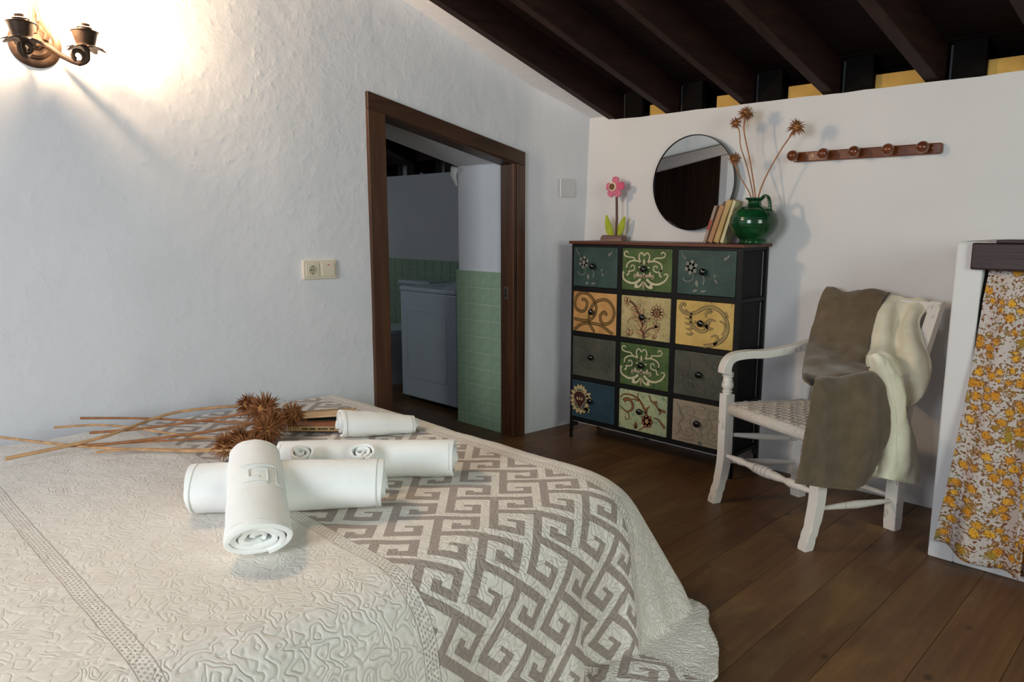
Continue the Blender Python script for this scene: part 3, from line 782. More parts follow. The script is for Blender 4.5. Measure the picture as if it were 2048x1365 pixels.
def spread_mat():
    g = G('quilted_bedspread'); uv = g.uv('cloth'); xyz = g.sep(uv); P, Q = xyz[0], xyz[1]
    at = g.n('ShaderNodeAttribute', attribute_name='key'); key = at.outputs['Fac']
    def band(c, hw, f=None): return g.math('LESS_THAN', g.math('ABSOLUTE', g.math('SUBTRACT', Q, c)), hw)
    inkey = g.math('MULTIPLY', g.math('GREATER_THAN', Q, BB + .018), g.math('LESS_THAN', Q, BC - .018))
    inkey2 = g.math('LESS_THAN', Q, BA - .018)
    k1 = g.math('MULTIPLY', key, inkey); k2 = g.math('MULTIPLY', key, inkey2)
    base = g.ramp(g.noise(uv, 30, 3), [(.3, srgb(230, 223, 214)), (.7, srgb(238, 232, 223))])
    weave = g.noise(uv, 900, 1)
    col = g.mix(k1, base, g.ramp(weave, [(.35, srgb(158, 144, 136)), (.65, srgb(176, 163, 154))]))
    col = g.mix(g.math('MULTIPLY', k2, .16), col, srgb(200, 190, 180))
    # seams and dotted bands
    lines = None; dots = None
    for c in (BA, BB, BC):
        d = g.math('ABSOLUTE', g.math('SUBTRACT', Q, c))
        ln = g.math('LESS_THAN', g.math('ABSOLUTE', g.math('SUBTRACT', d, .018)), .0011)
        inb = g.math('LESS_THAN', d, .0165)
        lines = ln if lines is None else g.math('MAXIMUM', lines, ln); dots = inb if dots is None else g.math('MAXIMUM', dots, inb)
    # dots: brick grid of small dashes
    rowi = g.math('FLOOR', g.math('DIVIDE', Q, .0075)); pp = g.math('ADD', P, g.math('MULTIPLY', rowi, .0048))
    fx = g.math('ABSOLUTE', g.math('SUBTRACT', g.math('FRACT', g.math('DIVIDE', pp, .0125)), .5)); fy = g.math('ABSOLUTE', g.math('SUBTRACT', g.math('FRACT', g.math('DIVIDE', Q, .0075)), .5))
    dot = g.math('MULTIPLY', g.math('MULTIPLY', g.math('LESS_THAN', fx, .24), g.math('LESS_THAN', fy, .27)), dots)
    col = g.mix(g.math('MULTIPLY', dot, .6), col, srgb(146, 134, 124)); col = g.mix(g.math('MULTIPLY', lines, .6), col, srgb(120, 110, 100))
    # meander quilting: stitched isolines of a soft noise
    wob = g.math('FRACT', g.math('MULTIPLY', g.noise(uv, 25, 1, .35, .5), 6.5)); iso = g.math('ABSOLUTE', g.math('SUBTRACT', wob, .5))
    puff = g.math('POWER', g.math('MINIMUM', g.math('DIVIDE', iso, .34), 1.0), .5)
    st = g.math('FRACT', g.math('MULTIPLY', g.math('ADD', P, g.math('MULTIPLY', Q, .7)), 260)); st = g.math('GREATER_THAN', st, .4)
    stitch = g.math('MULTIPLY', g.math('LESS_THAN', iso, .04), st)
    col = g.mix(g.math('MULTIPLY', stitch, .30), col, srgb(240, 236, 226))
    crk = g.noise(uv, 46, 3, .6)
    h = g.math('ADD', g.math('MULTIPLY', puff, .8), g.math('MULTIPLY', crk, .45)); h = g.math('SUBTRACT', h, g.math('MULTIPLY', lines, .8))
    h = g.math('SUBTRACT', h, g.math('MULTIPLY', dot, .4)); h = g.math('ADD', h, g.math('MULTIPLY', weave, .06))
    hang = g.math('MULTIPLY', g.math('SUBTRACT', P, 1.42), 4.0, clamp=True)
    h = g.math('MULTIPLY', h, g.math('MULTIPLY_ADD', hang, 1.5, .75))
    g.bump(h, .6, .0036)
    return g.out(col, .9, .15, None, .15)
def bedspread():
    key = key_table(); c45 = math.sqrt(.5); bm = NB(); uvl = bm.loops.layers.uv.new('cloth'); ka = bm.loops.layers.float_color.new('key')
    PM0, PM1, QM0, QM1 = -.42, 2.22, -3.62, -1.09
    verts = {}
    def cl(i, j):
        u, v = i * U0, j * U0
        p = KO[0] + (u + v) * c45; q = KO[1] + (u - v) * c45
        return max(PM0, min(PM1, p)), max(QM0, min(QM1, q)), p, q
    def vert(i, j):
        if (i, j) not in verts:
            p, q, _, _ = cl(i, j); verts[(i, j)] = (bm.verts.new(drape(p, q)), (p, q))
        return verts[(i, j)]
    R = int(3.6 / U0)
    for i in range(-R, R):
        for j in range(-R, R):
            _, _, p, q = cl(i + .5, j + .5)
            if not (PM0 - .004 < p < PM1 + .004 and QM0 - .004 < q < QM1 + .004): continue
            ex_, ey_ = max(0, p - XI1 + .115), max(0, q - YI1 + .115)
            if ex_ > 0 and ey_ > 0 and math.hypot(ex_, ey_) - .115 > SLIM(math.atan2(ey_, ex_)) + .004: continue
            k = [vert(i, j), vert(i + 1, j), vert(i + 1, j + 1), vert(i, j + 1)]
            ps = {tuple(x[1]) for x in k}
            if len(ps) < 3: continue
            f = bm.faces.new([x[0] for x in k][::-1]); g_ = 1.0 if key(i, j) else 0.0
            for lp, x in zip(f.loops, k[::-1]): lp[uvl].uv = x[1]; lp[ka] = (g_, g_, g_, 1)
            f.smooth = True
    o = link('bedspread', bm, spread_mat(), None)
    for poly in o.data.polygons: poly.use_smooth = True
    sm = o.modifiers.new('thick', 'SOLIDIFY'); sm.thickness = .006; sm.offset = -1
    tag(o, 'cream quilted bedspread with grey-mauve Greek key panel, draped over the bed to the floor', 'bedspread')
bedspread()
bed = thing('bed', 'bed standing under the quilted bedspread, head to the left wall', 'bed', (.7, -2.4, 0))
bm = NB(); v = box(bm, -.76, .80, -.98, .70, .22, .405, .06, 4)
for q in bm.verts: q.co.x += .09 * (q.co.y - .68) * (1 - (q.co.x + .76) / 1.56)
link('mattress', bm, M['towel'], bed, True)
bm = NB(); v = box(bm, -.74, .76, -.96, .66, .10, .225, .01, 2)
for q in bm.verts: q.co.x += .09 * (q.co.y - .68) * (1 - (q.co.x + .76) / 1.56)
link('bed_base', bm, M['top_wood'], bed)
for sx in (-.62, .68):
    for sy in (-.88, .56):
        bm = NB(); lathe(bm, [(.02, 0), (.028, .1)], 14, Matrix.Translation((sx, sy, 0))); link('leg', bm, M['top_wood'], bed)

# ------------------------------------------------------------------ towels
def towel(name, label, a, d, length, rw, rh, z0, tilt=0, turns=2.6, taper=1.0, thick=.008, seed=0, group='white towels rolled up on the bed', trim=True, cat='towel', flip=1):
    """rolled towel: a = centre of one end on the bed, d = horizontal axis direction"""
    rnd = random.Random(seed)
    d = Vector((d[0], d[1], 0)).normalized(); side = Vector((-d.y, d.x, 0)) * flip; up = Vector((0, 0, 1))
    ax = (d * math.cos(tilt) + up * math.sin(tilt)); upp = (up * math.cos(tilt) - d * math.sin(tilt))
    t = thing(name, label, cat, (0, 0, 0), 0, group)
    n = int(turns * 26); prof = []; ph0 = -PI / 2 - .35 - turns * 2 * PI
    for k in range(n + 1):
        s = k / n; an = s * turns * 2 * PI
        r = .12 + .88 * s ** .85
        wob = 1 + .05 * math.sin(an * 1.7 + seed) + .03 * math.sin(an * 3.1 + seed * 2)
        cx = r * wob * math.cos(an + ph0); cz = r * wob * math.sin(an + ph0)
        cz = max(-1.0, cz); prof.append((cx, cz, s))
    nl = 22; bm = NB(); R = []
    for j in range(nl + 1):
        l = j / nl; row = []; tp = 1 + (taper - 1) * l
        for k, (cx, cz, s) in enumerate(prof):
            e = (1 - s) ** 1.2 * .016 * math.sin(seed + 3) + .004 * math.sin(k * .31 + seed)
            ll = l * length
            if j == 0: ll += e + .004 * math.sin(k * .23 + seed)
            if j == nl: ll -= e
            bulge = 1 + .035 * math.sin(l * PI) + .02 * math.sin(l * 7 + seed + s * 4)
            nz = .002 * fbm(cx * 3 + seed, l * 6, cz * 3)
            zc = rh * tp + (cz * rh * tp * bulge)
            p = Vector((a[0], a[1], z0)) + ax * ll + side * (cx * (rw * tp * bulge) + nz) + upp * max(0.0, zc + nz)
            row.append(bm.verts.new(p))
        R.append(row)
    for j in range(nl):
        for k in range(n): bm.faces.new((R[j][k], R[j][k + 1], R[j + 1][k + 1], R[j + 1][k]))
    o = link('terry_roll', bm, M['towel'], t, True)
    sm = o.modifiers.new('thick', 'SOLIDIFY'); sm.thickness = thick; sm.offset = 0
    bv = o.modifiers.new('bev', 'BEVEL'); bv.width = thick * .3; bv.segments = 2; bv.limit_method = 'ANGLE'; bv.angle_limit = 1.0
    if trim:
        for lj in (.014, length - .014):
            pts = []
            for k in range(n - 24, n + 1):
                cx, cz, s = prof[k]; tp = 1 + (taper - 1) * lj / length; zc = rh * tp + cz * rh * tp
                pts.append(Vector((a[0], a[1], z0)) + ax * lj + side * (cx * (rw * tp + thick * .5) ) + upp * (zc + thick * .4 * cz))
            bm = NB(); tube(bm, pts, .0022, 6, True, 0, (1, 1)); link('hem', bm, M['towel_trim'], t, True)
    return t, ax, side, upp
z = .446
towel('bath_towel', 'white towel roll lying crosswise under the upright-laid roll, nearest the foot', (.872, -2.612), (.64, .77),   .49, .072, .060, z, 0, 2.4, 1.0, .009, 1)
tA = towel('bath_towel', 'white towel roll with key-pattern band, laid on top pointing at the camera', (1.245, -2.622), (-.90, .43), .37, .076, .045, z - .004, .27, 3.6, .84, .012, 5)
towel('bath_towel', 'long white towel roll lying crosswise behind the two small rolls', (.79, -2.325), (.68, .73), .515, .064, .054, z, 0, 2.4, 1.0, .009, 9)
towel('bath_towel', 'white towel roll at the back beside the open book, spiral end showing', (.548, -1.968), (.45, .89), .26, .096, .045, z, -.04, 2.6, .6, .009, 14)
towel('hand_towel', 'left one of the two small white towel rolls in the middle of the pile', (.954, -2.349), (-.77, .64), .11, .036, .030, .532, -1.0, 2.2, 1, .007, 20, trim=False)
towel('hand_towel', 'right one of the two small white towel rolls in the middle of the pile', (1.053, -2.218), (-.77, .64), .11, .036, .030, .532, -1.0, 2.2, 1, .007, 23, trim=False)
# raised key motif on the top towel
t, ax, side, upp = tA
def key_motif():
    bm = NB(); O = Vector((1.245, -2.622, z - .004)) + ax * .165
    def at(u, l):   # u in metres around, l along
        an = PI / 2 + u / .062
        return O + ax * l + side * (math.cos(an) * .0735) + upp * (.0435 + math.sin(an) * .0455)
    segs = [[(0, 0), (.05, 0), (.05, .055), (.012, .055), (.012, .022), (.034, .022)], [(-.005, .075), (.07, .075), (.07, 0), (.11, 0)]]
    for sg in segs:
        pts = []
        for (u0, l0), (u1, l1) in zip(sg, sg[1:]):
            for k in range(5): pts.append(at(u0 + (u1 - u0) * k / 5 - .02, l0 + (l1 - l0) * k / 5))
        pts.append(at(sg[-1][0] - .02, sg[-1][1]))
        tube(bm, pts, .0024, 6)
    link('key_band', bm, M['towel_trim'], t, True)
key_motif()

# ------------------------------------------------------------------ thistles
def spiky(bm, bmS, c, r, rnd, n=70, ls=1.0, mat=0):
    """spiky seed head: lumpy core plus spines"""
    c = Vector(c)
    core = bmesh.ops.create_icosphere(bm, subdivisions=2, radius=r * .62, matrix=Matrix.Translation(c))['verts']
    for v in core: v.co = c + (v.co - c) * (1 + .22 * noise.noise(v.co * 60))
    for k in range(n):
        zz = 1 - 2 * (k + .5) / n; a = k * 2.39996 + rnd.uniform(-.2, .2); q = math.sqrt(1 - zz * zz)
        d = Vector((q * math.cos(a), q * math.sin(a), zz)); d = (d + Vector((rnd.uniform(-.25, .25), rnd.uniform(-.25, .25), rnd.uniform(-.25, .25)))).normalized()
        L = r * rnd.uniform(1.0, 2.0) * ls; w_ = r * .058
        s = d.orthogonal().normalized(); s2 = d.cross(s)
        b = c + d * r * .5; m_ = c + d * (r * .5 + L * .35) + s * r * .04
        tip = c + d * (r * .45 + L * .72) + Vector((0, 0, -.08 * L))
        ring = [bmS.verts.new(b + (s * math.cos(t_) + s2 * math.sin(t_)) * w_ * 1.6) for t_ in (0, 2.1, 4.2)]
        ring2 = [bmS.verts.new(m_ + (s * math.cos(t_) + s2 * math.sin(t_)) * w_) for t_ in (0, 2.1, 4.2)]
        tp = bmS.verts.new(tip)
        for i in range(3):
            bmS.faces.new((ring[i], ring[(i + 1) % 3], ring2[(i + 1) % 3], ring2[i])); bmS.faces.new((ring2[i], ring2[(i + 1) % 3], tp))
def thistle(name, label, pts, head_r, seed, srad=.0035, group=None, stemmat='stem', nsp=110):
    rnd = random.Random(seed); t = thing(name, label, 'dried thistle', tuple(pts[0]), 0, group); o0 = Vector(pts[0])
    P = catmull([Vector(p) - o0 for p in pts], 8)
    bm = NB(); tube(bm, P, [srad, srad * .85, srad * .9], 7); link('stem', bm, M[stemmat], t, True)
    bm, bs = NB(), NB(); spiky(bm, bs, P[-1], head_r, rnd, nsp)
    h = link('seed_head', bm, M['thistle'], t, True); link('spines', bs, M['thistle_dark'], h)
    return t
JX, JY = 1.143, -.14
gj = 'dried thistles standing in the green jug'
thistle('dried_thistle', 'tallest dried thistle in the green jug', [(JX + .004, JY, 1.24), (JX + .000, JY, 1.31), (JX - .03, JY - .005, 1.46), (1.078, JY - .01, 1.60), (1.080, JY, 1.672)], .027, 1, group=gj)
thistle('dried_thistle', 'dried thistle in the green jug with its head upper left, below the tallest', [(JX - .006, JY + .006, 1.24), (JX - .012, JY + .004, 1.31), (1.086, JY + .02, 1.44), (1.048, JY + .025, 1.53), (1.040, JY + .02, 1.600), (1.026, JY + .01, 1.637)], .021, 2, .0028, group=gj)
thistle('dried_thistle', 'shortest dried thistle in the green jug, its head over the mirror edge', [(JX - .012, JY - .008, 1.24), (JX - .018, JY - .01, 1.31), (1.085, JY - .03, 1.385), (1.058, JY - .035, 1.44), (1.050, JY - .03, 1.475)], .022, 3, .003, group=gj)
thistle('dried_thistle', 'dried thistle in the green jug leaning far out to the right', [(JX + .012, JY, 1.24), (JX + .018, JY, 1.31), (1.195, JY, 1.40), (1.252, JY, 1.50), (1.298, JY, 1.565), (1.316, JY, 1.592)], .027, 4, .0036, group=gj)
gb = 'dried thistles lying across the bedspread'
bz = .460
bedth = [
 ((-.205, -2.86, bz + .010), (.15, -2.66, bz + .006), (.45, -2.46, bz + .014), (.62, -2.34, bz + .03), .040, .0050, 'longest dried thistle on the bed, its pale stalk reaching the left frame edge', 'stem_pale'),
 ((.10, -2.875, bz + .004), (.13, -2.62, bz + .022), (.06, -2.35, bz + .045), (.16, -2.12, bz + .05), .034, .0062, 'dried thistle on the bed whose stalk end lies nearest the camera, crossing the others', 'stem_pale'),
 ((-.09, -2.695, bz + .03), (.02, -2.55, bz + .03), (.30, -2.40, bz + .02), (.50, -2.31, bz + .03), .036, .0045, 'dried thistle on the bed with its pale stalk end second from the back', 'stem_pale'),
 ((-.14, -2.60, bz + .035), (.00, -2.44, bz + .03), (.22, -2.28, bz + .03), (.44, -2.17, bz + .045), .042, .0048, 'dried thistle on the bed whose stalk end lies nearest the left wall', 'stem'),
 ((.0, -2.61, bz + .012), (.13, -2.49, bz + .028), (.26, -2.30, bz + .05), (.33, -2.14, bz + .065), .046, .0050, 'dried thistle on the bed whose head stands highest in the bundle', 'stem'),
 ((.10, -2.70, bz + .006), (.20, -2.58, bz + .012), (.38, -2.36, bz + .02), (.50, -2.22, bz + .04), .040, .0045, 'dried thistle on the bed with its thin stalk in the middle of the bundle', 'stem'),
 ((.16, -2.66, bz + .012), (.24, -2.55, bz + .02), (.38, -2.30, bz + .04), (.42, -2.08, bz + .055), .034, .0055, 'dried thistle on the bed whose head lies next to the open book', 'stem'),
 ((.24, -2.66, bz + .008), (.32, -2.55, bz + .012), (.46, -2.42, bz + .012), (.53, -2.37, bz + .03), .032, .0040, 'dried thistle on the bed with the head nearest the left towel roll', 'stem_pale'),
]
for i, (a, b, c, d, hr, sr, lab, sm_) in enumerate(bedth):
    thistle('dried_thistle', lab, [a, b, c, d], hr, 30 + i, sr, gb, sm_, 170)

# ------------------------------------------------------------------ dresser
DX0, DYF, DW, DD = .175, -.270, .985, .262
def ribbon(bm, pts, w0, w1=None, n=6, z=0, mat=0, th=.0006):
    """flat raised ribbon through 2-D points (unit square coords already in metres)"""
    P = catmull([(x, y, 0) for x, y in pts], n); N = len(P); w1 = w0 if w1 is None else w1
    L, Rr = [], []
    for i, p in enumerate(P):
        t_ = (P[min(i + 1, N - 1)] - P[max(i - 1, 0)]).normalized(); nn = Vector((-t_.y, t_.x, 0)); s = i / (N - 1)
        wd = (w0 + (w1 - w0) * s) / 2
        L.append(p + nn * wd); Rr.append(p - nn * wd)
    tl = [bm.verts.new((v.x, v.y, z + th)) for v in L]; tr = [bm.verts.new((v.x, v.y, z + th)) for v in Rr]
    bl = [bm.verts.new((v.x, v.y, z)) for v in L]; br = [bm.verts.new((v.x, v.y, z)) for v in Rr]
    for i in range(N - 1):
        for q in ((tr[i], tr[i + 1], tl[i + 1], tl[i]), (tl[i], tl[i + 1], bl[i + 1], bl[i]), (br[i], br[i + 1], tr[i + 1], tr[i])):
            f = bm.faces.new(q); f.material_index = mat
def leafs(bm, x, y, a, L, W, z=0, mat=0, th=.0008):
    P = [(0, 0), (.25, .45), (.6, .5), (1, 0), (.6, -.5), (.25, -.45)]
    c, s = math.cos(a), math.sin(a); V = [bm.verts.new((x + (u * L) * c - v * W * s, y + (u * L) * s + v * W * c, z + th)) for u, v in P]
    B = [bm.verts.new((v.co.x, v.co.y, z)) for v in V]
    f = bm.faces.new(V); f.material_index = mat
    for k in range(6):
        f = bm.faces.new((B[k], B[(k + 1) % 6], V[(k + 1) % 6], V[k])); f.material_index = mat
def art(kind, w, h, parent, mats, m):
    """scrollwork in layers: 0 = outline colour, 1 = light colour, 2 = third"""
    bm = NB()
    def clampp(p): return (max(-.485, min(.485, p[0] - .5)) * w, max(-.485, min(.485, p[1] - .5)) * h)
    def R(pts, wd, w1=None, mat=1, out=.35):
        q = [clampp(p) for p in pts]; a = wd * w; b = (wd if w1 is None else w1) * w
        if out: ribbon(bm, q, a * (1 + out) + .0012, b * (1 + out) + .0008, z=0, mat=0)
        ribbon(bm, q, a, b, z=.0006, mat=mat)
    def Lf(x, y, deg, L, W, mat=1, o=True):
        c = clampp((x, y)); a = math.radians(deg)
        if o: leafs(bm, c[0] - .001 * math.cos(a), c[1] - .001 * math.sin(a), a, L * w + .002, W * w * 1.25 + .0018, 0, 0)
        leafs(bm, c[0], c[1], a, L * w, W * w, .0006, mat)
    if kind == 'green':
        cx = .455
        for sg in (1, -1):
            F = lambda pts: [(cx + sg * a, b) for a, b in pts]
            R(F([(.34, .89), (.37, .94), (.42, .90), (.405, .83), (.33, .80), (.23, .79), (.19, .73)]), .018, .022, out=.1)
            R(F([(.05, .62), (.105, .77), (.10, .87), (.055, .91), (.015, .87), (.02, .84)]), .026, .018, out=.1)
            R(F([(.05, .63), (.11, .70), (.23, .715), (.33, .66), (.365, .58), (.34, .49), (.27, .455), (.20, .50), (.205, .585), (.26, .60), (.27, .55)]), .026, .018, out=.1)
            R(F([(.36, .53), (.32, .44), (.33, .37), (.365, .36)]), .024, .026, out=.1)
            R(F([(.06, .28), (.15, .19), (.28, .165), (.42, .25), (.485, .38), (.455, .43), (.41, .40)]), .045, .016, out=.1)
            R(F([(.02, .21), (.06, .12), (.13, .075), (.19, .10)]), .016, .05, out=.1)
            Lf(cx + sg * .12, .11, 90 - sg * 60, .09, .04)
            R(F([(.01, .33), (.08, .36), (.14, .35), (.19, .37), (.20, .31), (.16, .29)]), .05, .016, out=.1, mat=2)
            Lf(cx + sg * .12, .36, 90 - sg * 10, .07, .04)
            Lf(cx + sg * .07, .56, 90 - sg * 90, .05, .03)
        Lf(cx, .60, 90, .13, .035); Lf(cx, .24, -90, .18, .03, 2); R([(cx, .30), (cx, .42)], .06, .04, 2, .1)
    elif kind == 'swirl':
        S1 = [(.2, .79), (.26, .83), (.33, .74), (.295, .57), (.18, .51), (.05, .6), (.05, .81), (.16, .97), (.36, .96), (.52, .76), (.55, .57), (.47, .37), (.31, .28), (0, .30)]
        S2 = [(.80, .46), (.75, .55), (.66, .47), (.67, .30), (.79, .25), (.92, .36), (.97, .56), (.89, .77), (.74, .86), (.54, .78), (.43, .62), (.38, .42), (.39, .23), (.52, .0)]
        S3 = [(0, 0), (.07, .06), (.2, .18), (.41, .23), (.67, .2), (.87, .07), (.95, 0)]
        for s_ in (S1, S2, S3): R(s_, .028, .028, 1, 1.0)
    elif kind == 'stems':
        R([(.08, .93), (.26, .82), (.36, .62), (.42, .46), (.44, .25), (.50, 0)], .022, .035, 2, .6)
        R([(.44, .30), (.52, .45), (.62, .52)], .014, .014, 2, .6); R([(.47, .12), (.60, .26), (.70, .30)], .014, .014, 2, .6); R([(.40, .44), (.25, .48), (.16, .42), (.14, .32)], .02, .006, 1, .6)
        for k in range(11): Lf(.745 + .03 * math.cos(k * .571), .655 + .03 * math.sin(k * .571), math.degrees(k * .571), .125, .07)
        leafs(bm, (.745-.5)*w-.012, (.655-.5)*h, 0, .024, .024, .0014, 2)
        for x, y, d, L, W in ((.12, .86, 120, .10, .07), (.12, .86, 60, .09, .07), (.12, .86, 200, .08, .06), (.12, .86, 270, .09, .06), (.30, .74, 200, .13, .05), (.34, .70, 60, .12, .045),
            (.38, .52, 150, .17, .07), (.42, .52, 75, .17, .07), (.40, .48, 190, .16, .06), (.48, .48, -10, .14, .05), (.44, .26, 120, .16, .06), (.46, .2, 60, .17, .06), (.47, .1, 150, .17, .06), (.5, .08, 20, .14, .05),
            (.70, .30, 70, .13, .06), (.70, .30, 35, .15, .06), (.70, .30, 5, .13, .06), (.70, .28, -35, .11, .05), (.18, .03, 110, .15, .06), (.18, .03, 60, .15, .06), (.18, .03, 150, .10, .05), (.70, .02, 70, .12, .05), (.70, .02, 110, .10, .05)):
            Lf(x, y, d, L, W)
    elif kind == 'acanthus':
        R([(.12, .95), (.07, .86), (.11, .76), (.22, .71), (.36, .76), (.50, .87), (.66, .90), (.81, .80), (.90, .62), (.92, .42), (.85, .22), (.70, .08), (.52, 0)], .038, .05, 1, .3)
        R([(.12, .95), (.16, .92), (.14, .86)], .03, .02, 1, .3); R([(.22, .74), (.17, .80), (.15, .76)], .02, .015)
        R([(.28, .74), (.27, .58), (.33, .42), (.46, .34), (.56, .40), (.54, .52)], .03, .05, 1, .3); R([(.54, .50), (.60, .42), (.68, .44)], .06, .012)
        R([(.56, .52), (.62, .62), (.72, .60)], .06, .008)
        for y, x in ((.60, .28), (.48, .28), (.36, .30), (.24, .31)): R([(x, y + .06), (x - .05, y), (x - .12, y + .02)], .045, .008)
        R([(.34, .56), (.38, .52), (.42, .56)], .03, .008)
        R([(.78, .62), (.86, .56), (.88, .42), (.84, .30)], .012, .04); R([(.64, .24), (.72, .28), (.76, .20), (.70, .07)], .012, .05)
        R([(.54, .66), (.54, .76), (.62, .84)], .01, .045); R([(.60, .76), (.64, .84)], .02, .04); R([(.87, .84), (.90, .70)], .01, .05)
    elif kind == 'flower':
        cx, cy = .24, .62
        for k in range(6): Lf(cx, cy, 20 + k * 60, .13, .10)
        leafs(bm, (cx-.5)*w-.012, (cy-.5)*h, 0, .024, .024, .0012, 1)
        for k in range(6): Lf(cx, cy, 50 + k * 60, .06, .045, 2, False)
        R([(.06, .99), (.08, .88), (.14, .80)], .008, .02, 1, .2); R([(.28, .50), (.275, .35), (.20, .29), (.12, .31), (.10, .38)], .01, .02, 1, .2)
        R([(.45, .44), (.48, .34), (.46, .24)], .012, .026, 1, .2); R([(.48, .42), (.60, .37), (.75, .36), (.88, .38), (.99, .43)], .008, .008, 2, .6)
        Lf(.64, .40, 50, .08, .03); Lf(.66, .37, -50, .09, .03); Lf(.36, .17, 100, .12, .06); Lf(.28, .06, 20, .1, .05); Lf(.42, .07, 10, .12, .04); Lf(.82, .78, 80, .08, .03); Lf(.83, .80, 50, .13, .03)
    elif kind == 'muted':
        rr = random.Random(5)
        for (x, y, r, s_) in ((.30, .25, .11, 1), (.62, .62, .12, -1), (.80, .80, .09, 1), (.22, .72, .10, -1), (.75, .28, .12, 1), (.48, .86, .07, 1), (.5, .2, .08, -1), (.14, .45, .08, 1)):
            P = [(x + s_ * r * (1 - k / 16 * .75) * math.cos(k * .5 + rr.random() * .05), y + r * (1 - k / 16 * .75) * math.sin(k * .5) * 1.1) for k in range(15)]
            R(P, .012, .006, 1, .5)
            for q in range(3): Lf(P[q * 4][0], P[q * 4][1], rr.uniform(0, 360), .07, .025)
    elif kind == 'shield':
        for k in range(17):
            a = k / 17 * 360; rx, ry = .13, .26
            Lf(.19 + rx * math.cos(math.radians(a)), .50 + ry * math.sin(math.radians(a)), a + 12 * math.sin(k), .12 + (.06 if k in (1, 15) else 0), .075)
        Lf(.30, .62, -15, .22, .08); Lf(.26, .24, 5, .19, .08)
        P = [(.19 + .155 * math.cos(t_) * (1 if math.sin(t_) > 0 else (1 + .75 * math.sin(t_)) * .95 + .05), .53 + (.20 if math.sin(t_) > 0 else .30) * math.sin(t_)) for t_ in [2 * PI * k / 28 for k in range(28)]]
        pm = [clampp(p) for p in P]; f = bm.faces.new([bm.verts.new((x, y, .0018)) for x, y in pm]); f.material_index = 2
        ribbon(bm, [pm[i] for i in range(28)] + [pm[0]], .0035, .0035, 2, .0016, 1, .001)
        R([(.12, .68), (.15, .62), (.19, .60), (.23, .62), (.26, .68)], .014, .014, 1, 0)
        bm.verts.ensure_lookup_table()
        for x, d in ((.145, 110), (.19, 90), (.235, 70)):
            c = clampp((x, .47)); leafs(bm, c[0], c[1], math.radians(d), .075 * w, .035 * w, .0022, 1)
    elif kind == 'rosewood':
        R([(0, .78), (.10, .88), (.25, .90), (.42, .82), (.52, .66), (.58, .50), (.60, .42)], .012, .035, 1, .5)
        R([(.25, .78), (.32, .80), (.42, .78)], .008, .02, 1, .5); R([(.41, .98), (.40, .88), (.44, .80)], .008, .02, 1, .5)
        R([(.10, .70), (.14, .76), (.24, .76), (.30, .62), (.26, .50), (.16, .44), (0, .56)], .05, .012, 1, .5)
        R([(.16, .44), (.22, .36), (.22, .26), (.15, .24), (.13, .30)], .012, .008, 1, .5)
        R([(.63, .99), (.68, .86), (.78, .76), (.86, .66), (.99, .64)], .012, .03, 1, .5); R([(.86, .68), (.88, .58), (.84, .54)], .04, .01); R([(.74, .82), (.80, .84), (.80, .78)], .03, .01)
        R([(.58, .50), (.60, .62), (.66, .68)], .04, .01); R([(.74, .42), (.84, .40), (.92, .30), (.99, .22)], .01, .035, 1, .5); R([(.56, .16), (.52, .10), (.44, .02)], .02, .01)
        for k in range(7): Lf(.61, .30, k * 51.4, .13, .10, 1)
        leafs(bm, (.61-.5)*w-.013, (.30-.5)*h, 0, .026, .026, .0014, 2)
        Lf(.36, .03, 80, .14, .06); Lf(.37, .04, 85, .07, .03, 2)
    elif kind == 'greige':
        cx = .52
        for sg in (1, -1):
            F = lambda pts: [(cx + sg * a, b) for a, b in pts]
            R(F([(.02, .62), (.14, .66), (.20, .54), (.15, .38), (.04, .24), (0, .18)]), .016, .012, 1, .6)
            R(F([(.34, .62), (.40, .72), (.34, .84), (.20, .88), (.12, .78), (.18, .68), (.27, .72), (.25, .79), (.20, .77)]), .02, .012, 1, .6)
            R(F([(.45, .92), (.38, .76), (.32, .60), (.40, .44), (.36, .28), (.24, .16), (.14, .22), (.16, .34), (.25, .34), (.26, .26), (.21, .25)]), .014, .012, 1, .6)
            R(F([(.46, .40), (.36, .36), (.40, .22), (.46, .12)]), .01, .012, 1, .6); R(F([(.08, .48), (.12, .56), (.08, .60), (.05, .56)]), .012, .008, 1, .6)
            R(F([(.10, .10), (.24, .06), (.40, .06)]), .02, .008, 1, .6); Lf(cx + sg * .02, .86, 90 - sg * 35, .08, .04)
        Lf(cx, .86, 90, .11, .04); Lf(cx, .10, -90, .08, .06, 2); Lf(cx, .36, -90, .12, .04)
    bmesh.ops.transform(bm, matrix=m, verts=bm.verts[:])
    return link('painted_scrollwork', bm, mats, parent)
def front_mat(name, c1, c2, c3, scale=9, speck=None, sp_t=.62, edge=0, stretch=(1, 1, 1), rough=.55):
    g = G(name); v = g.coord('Object', scale=stretch); n1 = g.noise(v, scale, 5, .65)
    col = g.ramp(n1, [(.32, c1), (.5, c2), (.68, c3)])
    if speck:
        s1 = g.noise(g.coord('Object'), 70, 3, .6); m1 = g.math('GREATER_THAN', s1, sp_t)
        if edge:
            gc = g.sep(g.coord('Generated')); ex = g.math('ABSOLUTE', g.math('SUBTRACT', gc[0], .5)); ez = g.math('ABSOLUTE', g.math('SUBTRACT', gc[2], .5))
            e = g.math('SUBTRACT', g.math('MAXIMUM', ex, ez), .5); m1 = g.math('GREATER_THAN', g.math('ADD', s1, g.math('MULTIPLY', e, edge)), sp_t)
        col = g.mix(g.math('MULTIPLY', m1, .75), col, speck)
    g.bump(n1, .1, .002); return g.out(col, rough, .35)
def flat(name, c, rough=.55): return simple(name, c, rough, .12, 60, 150, .15, .001)
